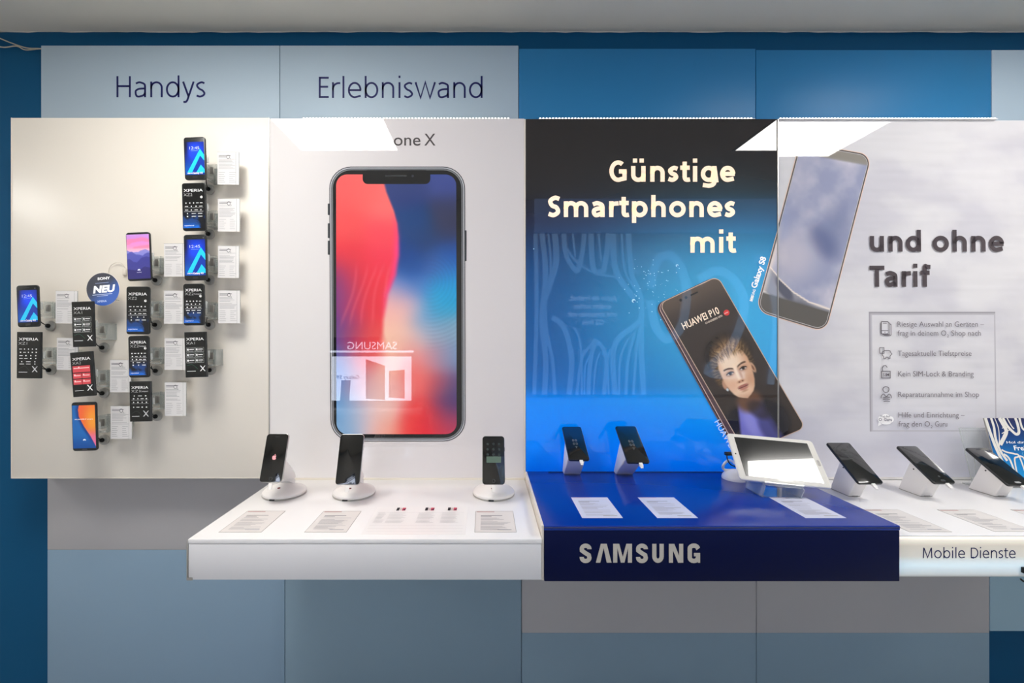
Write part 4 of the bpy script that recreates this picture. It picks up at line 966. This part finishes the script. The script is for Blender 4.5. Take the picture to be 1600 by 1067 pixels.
# ------------------------------------------------------------------ cards on the counters (A6 windows and loose sheets)
def flat_card(x, y0, y1, z, w, label, kind, seed, name='info_card'):
    d = y1-y0; r = root(name, (x, y0, z), label, 'info card')
    pr = Print((0, d, .0007), (.001, 0, 0), (0, -.001, 0), (0, 0, 1), .00006); W_, H_ = w*1000, d*1000; rg = random.Random(seed)
    if kind == 'window':
        link('window_frame', merge(box(-.0012, 0, -.0012, d+.0012, 0, .0006), box(w, w+.0012, -.0012, d+.0012, 0, .0006), box(0, w, -.0012, 0, 0, .0006), box(0, w, d, d+.0022, 0, .0006)), M['gplast'], r)
    cd_ = link('card', box(0, w, 0, d, 0, .0005), mat('info_paper', (226,221,218) if kind == 'window' else (212,214,232), .5, .4), r)
    pr.rect(3, 2, W_*.5, 7, (196,160,158) if kind == 'window' else (200,180,205)); g = (160,158,164)
    pr.rect(14, 30, W_*.7, 32.5, (110,108,116), up=False); pr.rect(14, 36, W_*.42, 38.5, (110,108,116), up=False); y = 46
    while y < H_-12: pr.rect(14, y, W_*(.45+.45*rg.random()), y+1.4, g, up=False); y += 5 if rg.random() < .75 else 10
    pr.rect(W_*.55, H_-16, W_*.9, H_-11, (180,178,184), up=False)
    link('print', pr.mesh(), M['pr_paper'], cd_); return r
def yd(d): return d-CD
flat_card(-.673, yd(1.140), yd(1.277), ZT, .106, 'framed info card set in the white counter below the slanted apple phone', 'window', 1)
flat_card(-.456, yd(1.140), yd(1.275), ZT, .105, 'framed info card set in the white counter below the middle phone', 'window', 2)
flat_card(-.024, yd(1.140), yd(1.275), ZT, .104, 'framed info card set in the white counter near the navy counter', 'window', 3)
flat_card(.2515, yd(1.157), yd(1.305), ZB, .105, 'loose white info card on the blue counter, first from the white counter', 'loose', 4)
flat_card(.445, yd(1.157), yd(1.305), ZB, .105, 'loose white info card on the blue counter, middle of three', 'loose', 5)
flat_card(.827, yd(1.157), yd(1.305), ZB, .105, 'loose white info card on the blue counter in front of the tablet', 'loose', 6)
flat_card(1.080, yd(1.142), yd(1.287), ZT, .106, 'framed info card in the glowing counter beside the blue counter edge', 'window', 7)
flat_card(1.298, yd(1.144), yd(1.286), ZT, .106, 'framed info card in the glowing counter, second from the blue counter', 'window', 8)
flat_card(1.508, yd(1.144), yd(1.286), ZT, .106, 'framed info card in the glowing counter cut by the frame edge', 'window', 9)
# comparison sheet
r = root('comparison_sheet', (-.31, yd(1.125), ZT), 'clear comparison sheet with three little phone pictures on the white counter', 'info sheet')
link('sheet', box(0, .262, 0, .185, 0, .0004), mat('sheet_film', (243,241,240), .25, .5), r)
pr = Print((0, .185, .0006), (.001, 0, 0), (0, -.001, 0), (0, 0, 1), .00006)
for k, x in enumerate((58, 140, 205)):
    pr.rrect(x, 8, x+8, 30, 1.5, (40,40,46)); pr.rrect(x+9, 10, x+15, 29, 1.5, (200,190,186)); pr.rrect(x+16, 9, x+26, 30, 1.5, (206,80,100)); pr.poly([(x+17, 28), (x+25, 12), (x+25, 28)], (60,40,70))
    for j in range(9): pr.rect(x-14, 48+j*8, x+20+random.random()*16, 49.6+j*8, (196,194,196), up=False)
for j in range(9): pr.rect(12, 48+j*8, 30+random.random()*8, 49.6+j*8, (190,188,190), up=False)
for y in (44, 132, 150, 168): pr.rect(8, y, 254, y+.8, (200,198,200), up=False)
link('print', pr.mesh(), M['pr_paper'], r)

# ------------------------------------------------------------------ phones on round stands (white counter)
def dock_phone(name, label, xb, db, zb, dz, dy, w, scr, bodym, r_=.009):
    L = math.hypot(dz, dy); th = math.atan2(dy, dz)
    c = Vector((xb, db-CD+dy/2, zb+dz/2)); t = .0075
    r = root(name, c, label, 'smartphone', None, (-th, 0, 0))
    link('body', slab(w, L, t, r_, .0018), bodym, r)
    gl = slab(w-.0022, L-.0022, .0006, r_-.001, .0002, y=-t/2-.0001); gl_ = link('screen', gl, M['glassblack'], r)
    pr = Print((-w/2, -t/2-.0006, L/2), (.001, 0, 0), (0, 0, -.001), (0, -1, 0), .00004); scr(pr, w*1000, L*1000)
    if pr.v: link('display', pr.mesh(), M['pr_screen'], gl_)
    link('side_button', box(w/2-.0003, w/2+.0008, -.0015, .0015, L*.18, L*.26, .0003), bodym, r)
    return r, c, th, L, t
def s_apple(pr, w, h): apple(pr, w*.5, h*.49, 17, (236,160,165), None); pr.rrect(w*.4, 9, w*.6, 10.4, .6, (40,42,42)); ring(pr, w*.5, h-10)
def ring(pr, x, y): pr.stroke([(x+4.6*math.cos(a), y+4.6*math.sin(a)) for a in [2*math.pi*k/16 for k in range(16)]], .7, (70,74,76), True)
def s_none(pr, w, h): pr.rrect(w*.42, 4, w*.58, 5.2, .5, (26,28,28))
def s_keys(pr, w, h):
    for j in range(3):
        for k in range(3): pr.ell(w*(.24+.26*k), h*(.17+.11*j), 3.8, 3.8, (34,44,42), up=(j == k == 0), n=14)
    pr.rrect(w*.18, h*.43, w*.84, h*.56, 1.5, (78,98,86)); ring(pr, w*.5, h-10)
def round_stand(x, y, label, th, pc, plug):
    r = root('phone_stand', (x, y, ZT+.0004), label, 'phone stand', 'round white phone stands')
    R = .0655
    link('foot_ring', lathe([(R-.001, 0), (R, .001), (R, .003), (R-.001, .004)], 48), M['gplast'], r)
    link('base', lathe([(R-.0015, .004), (R-.0005, .006), (R-.001, .011), (R-.006, .0165), (R*.72, .0205), (R*.5, .026), (R*.34, .031), (.012, .0335)], 48), M['wplast'], r)
    link('front_port', box(-.017, -.001, -R-.0006, -R+.006, .0008, .0045), M['black'], r)
    link('status_light', lathe([(.0045, .0), (.0045, .002), (.002, .0026)], 12, c=(-.004, -.030, .0265)), mat('dark_red', (120,28,32), .4), r)
    # swept neck: from the base up to the back of the phone
    loc = Vector((x, y, ZT)); nrm = Vector((0, math.cos(th), -math.sin(th)))
    back = Vector((pc.x, pc.y, pc.z)) - loc + nrm*.010
    P = smooth_path([(.004, .012, .026), (.004, .022, .05), (.003, back.y+.022, back.z-.012), (back.x, back.y+.012, back.z+.004), (back.x, back.y, back.z+.008)], 6)
    n_ = len(P); link('neck', tube(P, .02, 20, [.021-.007*(i/(n_-1)) for i in range(n_)]), M['wplast'], r)
    pl = link('plug', box(-.0055, .0055, -.003, .003, -.014, .004, .0012), M['wplast'], r); pl.location = plug-loc; pl.rotation_euler = (-th, 0, 0)
    return r
for (xb, db, zb, w, dz, scr, bm_, lab, stx, std, slab_l) in (
    (-.623, 1.310, CZ-.425, .0665, .131, s_apple, M['phonesilver'], 'slanted black phone showing a pink apple logo on a white round stand', -.632, 1.42, 'round white stand under the phone showing an apple logo'),
    (-.396, 1.300, CZ-.429, .0715, .136, s_none, M['phonesilver'], 'dark phone with blank screen and silver rim on the middle round stand', -.411, 1.417, 'round white stand under the blank silver-rimmed phone, middle of three'),
    (.027, 1.318, CZ-.434, .0665, .131, s_keys, M['phonebody'], 'dark phone showing a faint keypad on the round stand nearest the blue counter', .029, 1.415, 'round white stand under the keypad phone by the blue counter')):
    r, c, th, L, t = dock_phone('smartphone', lab, xb, db, zb, dz, .05, w, scr, bm_)
    up = Vector((0, math.sin(th), math.cos(th)))
    round_stand(stx, std-CD, slab_l, th, c, c-up*(L/2+.006))

# ------------------------------------------------------------------ phones on wedge stands
def s_clock(pr, w, h):
    for k, (x, y) in enumerate(((.42,.44),(.56,.44),(.42,.54),(.56,.54))):
        pr.stroke([(w*x+2.6*math.cos(a), h*y+4.4*math.sin(a)) for a in [2*math.pi*j/12 for j in range(12)]], .6, (150,156,160), True)
    pr.rect(w*.44, h*.62, w*.56, h*.626, (120,124,126)); pr.rect(w*.49, h*.64, w*.51, h*.67, (120,124,126))
def s_clock2(pr, w, h):
    for (x, y) in ((.42,.27),(.56,.27),(.42,.35),(.56,.35)):
        pr.stroke([(w*x+3*math.cos(a), h*y+4.6*math.sin(a)) for a in [2*math.pi*j/12 for j in range(12)]], .6, (66,72,72), True)
    pr.rect(w*.42, h*.42, w*.58, h*.426, (70,74,74))
def s_plain(pr, w, h): pr.rrect(w*.4, h-12, w*.6, h-5, 3.2, (52,54,56)); pr.ell(w*.25, 8, 1.6, 1.6, (50,52,54)); pr.ell(w*.5, h*.84, 3, 3, (70,74,74))
def s_home(pr, w, h): pr.rrect(w*.38, h-13, w*.62, h-6.5, 3, (150,150,148)); pr.rrect(w*.4, 7, w*.6, 8.4, .6, (70,72,74))
def wedge(lab, plab, xt, xb, db, zb, dz, dy, w, scr, zc, foot, pw, col=None, dot=True):
    """foot: (front depth, back depth) of the stand's base"""
    xm = (xt+xb)/2
    r, c, th, L, t = dock_phone('smartphone', plab, xm, db, zb, dz, dy, w, scr, M['phonebody'], .007)
    up = Vector((0, math.sin(th), math.cos(th))); nb = Vector((0, math.cos(th), -math.sin(th)))
    pl = link('charging_plug', merge(box(-.0055, .0055, -.003, .003, -.012, .003, .001), box(-.004, .004, -.002, .002, -.018, -.011, .001)), M['wplast'], r); pl.location = (.006, 0, -L/2-.001)
    yf, yb_ = yd(foot[0]), yd(foot[1])
    def back(s_): q = c + up*(s_*L) + nb*(t/2+.0004); return (q.y, q.z)
    f = back(-.34); g = back(.16)
    loc = (xm, yf, zc)
    st = root('wedge_stand', loc, lab, 'phone stand', 'wedge shaped phone stands')
    prof = [(yf-loc[1], .0015), (f[0]-loc[1], f[1]-zc), (g[0]-loc[1], g[1]-zc), (yb_-loc[1], .0015)]
    link('wedge_body', prism(prof, -pw/2, pw/2, .0035), M['wplast'], st)
    link('foot_pad', box(-pw/2+.002, pw/2-.002, .002, yb_-yf-.002, 0, .0025), M['gplast'], st)
    link('release_slot', box(-pw*.22, pw*.22, -.0006, .002, .002, .0038), M['black'], st)
    if dot:
        m_ = ((prof[1][0]+prof[2][0])/2, (prof[1][1]+prof[2][1])/2)
        h_ = link('lock_hole', lathe([(.0022, 0), (.0022, .001), (.0006, .0012)], 12, 'y'), M['black'], st)
        h_.rotation_euler = (0, 0, -math.pi/2); h_.location = (-pw/2+.0002, prof[2][0]*.8+prof[1][0]*.1, prof[2][1]*.68+prof[1][1]*.1)
    return st
wedge('wedge stand under the upright clock phone by the white counter', 'thin black phone with faint clock on blue counter, nearest the white counter', .303, .292, 1.41, CZ-.389, .078, .13, .0655, s_clock, ZB, (1.523, 1.552), .058, dot=False)
wedge('wedge stand under the second clock phone on the blue counter', 'thin black phone with faint clock, second on the blue counter', .475, .475, 1.385, CZ-.3905, .086, .131, .070, s_clock, ZB, (1.523, 1.552), .060, dot=False)
wedge('wedge stand on the glowing counter beside the tablet', 'large black phone leaning on a wedge stand right beside the tablet', 1.148, 1.148, 1.335, CZ-.438, .091, .1275, .0755, s_clock2, ZT, (1.392, 1.468), .040)
wedge('wedge stand, second along the glowing counter', 'black phone leaning on the second wedge stand along the glowing counter', 1.371, 1.371, 1.338, CZ-.438, .080, .1245, .0655, s_plain, ZT, (1.392, 1.468), .042)
wedge('wedge stand in front of the curtain pattern booklet', 'black phone with silver home key leaning in front of the curtain booklet', 1.600, 1.600, 1.342, CZ-.446, .082, .122, .0735, s_home, ZT, (1.392, 1.468), .042)

# ------------------------------------------------------------------ tablet
tb = root('tablet', (.8769, -.2108, CZ-.3703), 'white tablet propped landscape on a clear holder, reflecting light', 'tablet')
tb.rotation_mode = 'QUATERNION'
tb.rotation_quaternion = (Matrix.Rotation(-.052, 3, 'Z') @ Matrix.Rotation(-.797, 3, 'X') @ Matrix.Rotation(.0982, 3, 'Y')).to_quaternion()
Rt = tb.rotation_quaternion.to_matrix()
link('body', slab(.2496, .1594, .0078, .011, .003), M['wplast'], tb)
bz_ = link('bezel', slab(.2456, .1554, .0006, .0095, .0002, y=-.0040), mat('white_bezel', (232,228,220), .15, .5, coat=1), tb)
link('screen', box(-.106, .106, -.0048, -.0043, -.0665, .0665), M['glassblack'], tb)
link('camera', lathe([(.0024, 0), (.0024, .0004), (.0005, .0005)], 12, 'y', (-.116, -.0044, .006)), M['black'], bz_)
link('home_button', slab(.008, .020, .0008, .0038, .0002, cx=.1152, y=-.0044), M['gplast'], bz_)
tl = tb.location
def tp(x, y, z): return tl + Rt @ Vector((x, y, z))
# clear holder
hb = tp(-.03, .004, -.0797)
r = root('tablet_holder', (hb.x, hb.y, ZB), 'clear acrylic easel holding up the white tablet', 'tablet holder')
org = Vector((hb.x, hb.y, ZB))
def quadmesh(pts, t):
    bm = bmesh.new(); v = [bm.verts.new(p) for p in pts]; bm.faces.new(v); me = bm_mesh(bm)
    bm = bmesh.new(); bm.from_mesh(me); ext = bmesh.ops.extrude_face_region(bm, geom=bm.faces[:]); nrm = Vector(t)
    for g in ext['geom']:
        if isinstance(g, bmesh.types.BMVert): g.co += nrm
    return bm_mesh(bm)
lo1 = tp(-.06, .005, -.0797); lo2 = tp(.045, .005, -.0797)
link('back_rest', quadmesh([tp(-.06, .0048, -.079), tp(.045, .0048, -.079), tp(.04, .0048, .04), tp(-.055, .0048, .04)], Rt @ Vector((0, .003, 0))), M['clear'], r, org)
link('lip', quadmesh([tp(-.06, -.010, -.0818), tp(.045, -.010, -.0818), tp(.045, .006, -.0818), tp(-.06, .006, -.0818)], Rt @ Vector((0, 0, -.003))), M['clear_edge'], r, org)
for p_ in (lo1, lo2):
    link('leg', quadmesh([(p_.x, p_.y-.01, p_.z-.006), (p_.x, p_.y+.085, p_.z+.05), (p_.x, p_.y+.085, ZB+.0006), (p_.x, p_.y+.004, ZB+.0006)], (.003, 0, 0)), M['clear_edge'], r, org)
link('base_plate', quadmesh([(lo1.x, lo1.y+.002, ZB+.0003), (lo2.x+.003, lo2.y+.002, ZB+.0003), (lo2.x+.003, lo2.y+.088, ZB+.0003), (lo1.x, lo1.y+.088, ZB+.0003)], (0, 0, .003)), M['clear'], r, org)
# alarm puck and cable
r = root('alarm_puck', (.826, -.082, ZB), 'white domed alarm puck with curled cable behind the white tablet', 'alarm puck')
link('dome', lathe([(.041, 0), (.0415, .004), (.040, .010), (.034, .018), (.024, .025), (.012, .029), (.003, .030)], 40), M['wplast'], r)
org = Vector((.826, -.082, ZB))
link('cable', tube(smooth_path([Vector((.0, .0, .028))+org, org+Vector((-.030, .012, .026)), org+Vector((-.040, .0, .045)), org+Vector((-.028, -.012, .064)), tp(-.118, .010, -.02)], 6), .0042, 10), M['wplast'], r, org)
pl = link('plug', box(-.014, .01, -.006, .006, -.005, .005, .0015), M['black'], r); pl.location = tp(-.128, .008, .012)-org
link('plug_cable', tube(smooth_path([tp(-.136, .008, .010), tp(-.137, .012, -.004), tp(-.128, .02, -.018), tp(-.105, .03, -.02)], 5), .0018, 6), M['blackmat'], r, org)

# ------------------------------------------------------------------ curtain booklet in a clear holder
zt_b = CZ-.276; yt_b = 1.525-CD; yb_b = 1.475-CD
bw = .21; bx = 1.697; H_b = math.hypot(zt_b-ZT-.006, yt_b-yb_b); th = math.atan2(yt_b-yb_b, zt_b-ZT-.006)
r = root('booklet', (bx, yb_b, ZT+.006), 'blue booklet with white hand-drawn curtain pattern standing in a clear holder', 'booklet', rot=(-th, 0, 0))
cvr_ = link('cover', box(0, bw, 0, .003, 0, H_b, .0005), M['paper'], r); link('spine', box(-.0012, 0, 0, .004, 0, H_b), M['gplast'], r)
pr = Print((0, -.0003, H_b), (.001, 0, 0), (0, 0, -.001), (0, -1, 0), .00006); HB = H_b*1000
pr.raster(0, 0, 210, HB, 6, lambda X, Y: np.stack([np.interp(Y, [0, 60, 130, HB], c) for c in ((34,10,0,20), (38,60,120,150), (84,120,190,215))], -1))
CW = (226,222,214)
def cv(pts, w): pr.curve(pts, w, CW)
cv([(3,0),(6,40),(12,90),(24,150),(30,HB)], 10); cv([(22,0),(24,30),(20,70),(26,110),(40,140)], 8); cv([(34,0),(38,30),(34,60),(26,92)], 3)
cv([(50,0),(58,25),(62,44),(48,66),(30,88)], 12); cv([(62,0),(70,26),(84,46),(94,54),(104,46),(106,20),(104,0)], 9); cv([(76,0),(84,26),(90,36)], 4)
cv([(118,0),(118,30),(126,40),(136,30),(136,0)], 7); cv([(150,0),(152,40),(160,60),(172,44),(170,0)], 8); cv([(44,52),(60,44),(76,38),(64,30),(50,34)], 2.5)
cv([(30,104),(44,112),(70,118),(84,130),(92,HB)], 5); cv([(60,HB),(64,140),(76,128),(90,126),(98,140),(100,HB)], 5); cv([(34,118),(50,140),(56,HB)], 6); cv([(104,HB),(106,144),(116,134),(126,142),(128,HB)], 5); cv([(140,HB),(142,140),(156,130),(168,150)], 5); cv([(190,0),(186,60),(176,110),(186,HB)], 12)
pr.text('Hol dir den', 52, 148, 84, 8, (240,242,246), .01, 4); pr.text('Freiheit', 72, 150, 106, 15, (255,255,255), .016, 5); pr.curve([(101,112),(107,116),(106,122),(99,123),(95,118),(97,113)], 1.6, (90,165,215))
link('print', pr.mesh(), M['pr_paper'], cvr_)
org = Vector((bx-.08, yb_b, ZT)); r = root('booklet_holder', org, 'clear acrylic stand behind the leaning phone, holding the curtain booklet', 'booklet holder')
tz = .185
link('back_plate', quadmesh([(0, .012, .004), (.30, .012, .004), (.30, .012+tz*math.tan(th), tz), (0, .012+tz*math.tan(th), tz)], (0, .003, 0)), M['clear'], r)
link('edge', merge(tube([(0, .012, .002), (0, .012+tz*math.tan(th), tz)], .0012, 6), tube([(0, .012+tz*math.tan(th), tz), (.30, .012+tz*math.tan(th), tz)], .0012, 6), tube([(-.003, -.003, .002), (0, .010, .11)], .001, 6)), M['clear_edge'], r)
link('foot', box(-.002, .30, -.004, .045, 0, .003, .0008), M['clear_edge'], r)
# black cable clip hanging at the frame edge
r = root('cord_hook', P3(1598, 890, YF3), 'small black hook hanging at the lower edge of the glowing counter', 'hook')
link('clip', box(-.006, .012, -.008, -.0006, -.006, .008, .001), M['blackmat'], r)
link('hook_wire', tube(smooth_path([(.002, -.005, -.004), (.003, -.006, -.018), (-.004, -.006, -.026), (-.012, -.006, -.020)], 5), .002, 8), M['blackmat'], r)

# ------------------------------------------------------------------ the facing wall (seen mirrored in the poster glass)
YO = YF
so = F/(CD-YO)
def OX(px): return (px-PX)/so
def OZ(py): return CZ+(PY-py)/so
def opp_panel(name, x0, x1, y0, y1, d, m, label, cat):
    o = link(name, box(OX(x0), OX(x1), YO, YO+d, OZ(y1), OZ(y0), .002), m, origin=(OX(x0), YO, OZ(y1))); o.location = (OX(x0), YO+.003, OZ(y1)); return tag(o, label, cat)
def opp_print(d, layer=0):   # reads correctly for someone standing in the room and facing this wall
    p = Print((OX(0), YO+d, OZ(0)), (1/so, 0, 0), (0, 0, -1/so), (0, 1, 0), .0004); p.layer = layer; return p
hz = opp_panel('facing_header', 835, 1230, 309, 364, .03, mat('facing_header_laminate', (140,160,200), .5, emit=1.3), 'pale header band on the wall behind the camera', 'sign panel')  # laminate given added emission so its reflection reads in the posters
pr = opp_print(.031)
def otext(pr, s_, xa, xb, base, cap, col, off=0):
    """mirrored so that it reads the right way from inside the room"""
    n0 = len(pr.v); pr.text(s_, xa, xb, base, cap, col, off, 3)
    for i in range(n0, len(pr.v)):
        v = pr.v[i]; v.x = OX(xa)+OX(xb)-v.x
otext(pr, 'Zubehör', 886, 958, 343, 16, (30,34,80)); otext(pr, 'Handys', 1060, 1126, 343, 16, (30,34,80))
link('lettering', pr.mesh(hz.location), M['pr_opp'], hz)
op = opp_panel('wall_picture', 832, 1218, 366, 616, .02, M['wplast'], 'blue curtain graphic on the wall behind the camera', 'poster')
pr = opp_print(.021)
pr.raster(832, 366, 1218, 616, 12, lambda X, Y: np.stack([np.interp(Y, [366, 480, 616], c) for c in ((30,16,60), (60,110,170), (110,170,215))], -1))
CW = (150,178,208)
for pts, w in (([(1010,366),(1010,616)],1.5),([(872,366),(878,400),(866,440),(856,462)],2.5),([(840,500),(870,530),(876,616)],3),([(912,616),(914,570),(926,548)],2.5),([(926,616),(930,570),(936,552)],2.5),([(950,616),(948,570),(952,545)],3),([(966,616),(968,560),(980,530)],3),([(988,616),(992,560),(996,520)],4),([(856,366),(860,420),(852,470),(856,540)],3),([(934,366),(938,408)],3),([(894,366),(898,402)],3),([(970,366),(974,420),(990,452)],3),([(836,366),(838,480),(834,616)],6),([(846,366),(852,430),(846,500),(852,560),(850,616)],8),([(866,366),(868,410),(856,452),(848,470)],9),([(880,366),(884,400),(900,424),(908,400),(912,366)],7),([(922,366),(926,420),(940,424),(946,400),(950,366)],8),
               ([(956,366),(960,420),(976,450),(990,466)],9),([(980,366),(986,430),(1000,470),(1000,540),(1004,616)],8),([(884,388),(900,410),(930,428),(970,434)],3),([(862,496),(880,512),(892,560),(888,616)],8),([(900,616),(908,560),(922,540),(930,530)],4),([(918,616),(922,560),(932,535),(946,560),(942,616)],6),
               ([(960,616),(956,560),(964,530),(990,510),(1002,500)],8),([(976,616),(980,560),(990,520)],4),([(896,512),(906,540),(908,616)],3),([(866,616),(862,560),(848,500)],5),
               ([(1014,450),(1024,410),(1044,400),(1062,420),(1070,460),(1062,510),(1040,530),(1022,510),(1014,470)],13),([(1090,440),(1116,424),(1146,440),(1160,480),(1140,540),(1104,580),(1160,585)],13),([(1180,400),(1196,430),(1210,500),(1200,600)],10)):
    pr.curve(pts, w, CW)
for k, (s_, a_, b_) in enumerate((('Auf in die Freiheit,', 888, 962), ('endlos surfen', 896, 952), ('und streamen mit', 886, 962), ('O2 Free', 908, 942))): otext(pr, s_, a_, b_, 470+k*12.5, 8, (190,210,235), .01)
link('print', pr.mesh(op.location), M['pr_opp'], op)
kr = root('facing_kiosk', (OX(587), YO, OZ(640)), 'lit phone kiosk on the wall behind the camera', 'kiosk'); kl = kr.location
link('cabinet', box(OX(520), OX(652), YO, YO+.1, OZ(636), OZ(527)), M['navy'], kr, kl)
link('screen', box(OX(525), OX(646), YO+.1, YO+.104, OZ(623), OZ(556)), M['kiosk'], kr, kl)
link('light_bar', box(OX(522), OX(650), YO+.1, YO+.106, OZ(550), OZ(547)), M['kiosk'], kr, kl)
link('shelf', box(OX(505), OX(664), YO, YO+.24, OZ(640), OZ(634)), M['white'], kr, kl)
pr = opp_print(.106, 0)
pr.poly([(577,620),(577,560),(606,570),(606,622)], (60,56,64)); pr.poly([(612,618),(612,578),(636,576),(636,620)], (120,70,90)); pr.poly([(538,624),(540,592),(554,592),(552,624)], (30,60,110))
otext(pr, 'Galaxy S9', 533, 567, 590, 5.5, (40,46,60), .01)
link('print', pr.mesh(kl), M['pr_paper'], kr)
pr = opp_print(.103); otext(pr, 'SAMSUNG', 549, 624, 545, 11, (255,255,255), 0); me = pr.mesh(kl); link('lettering', me, M['kiosk'], kr)

# ------------------------------------------------------------------ world and colour
wd = bpy.data.worlds.new('world'); S.world = wd; wd.use_nodes = True
wd.node_tree.nodes['Background'].inputs[0].default_value = (.8, .85, 1, 1); wd.node_tree.nodes['Background'].inputs[1].default_value = .3
S.view_settings.view_transform = 'Standard'; S.view_settings.look = 'None'; S.view_settings.exposure = .08
S.cycles.use_denoising = True
S.cycles.max_bounces = 10; S.cycles.diffuse_bounces = 5; S.cycles.transparent_max_bounces = 16
S.cycles.caustics_reflective = False; S.cycles.caustics_refractive = False
S.cycles.sample_clamp_indirect = 6
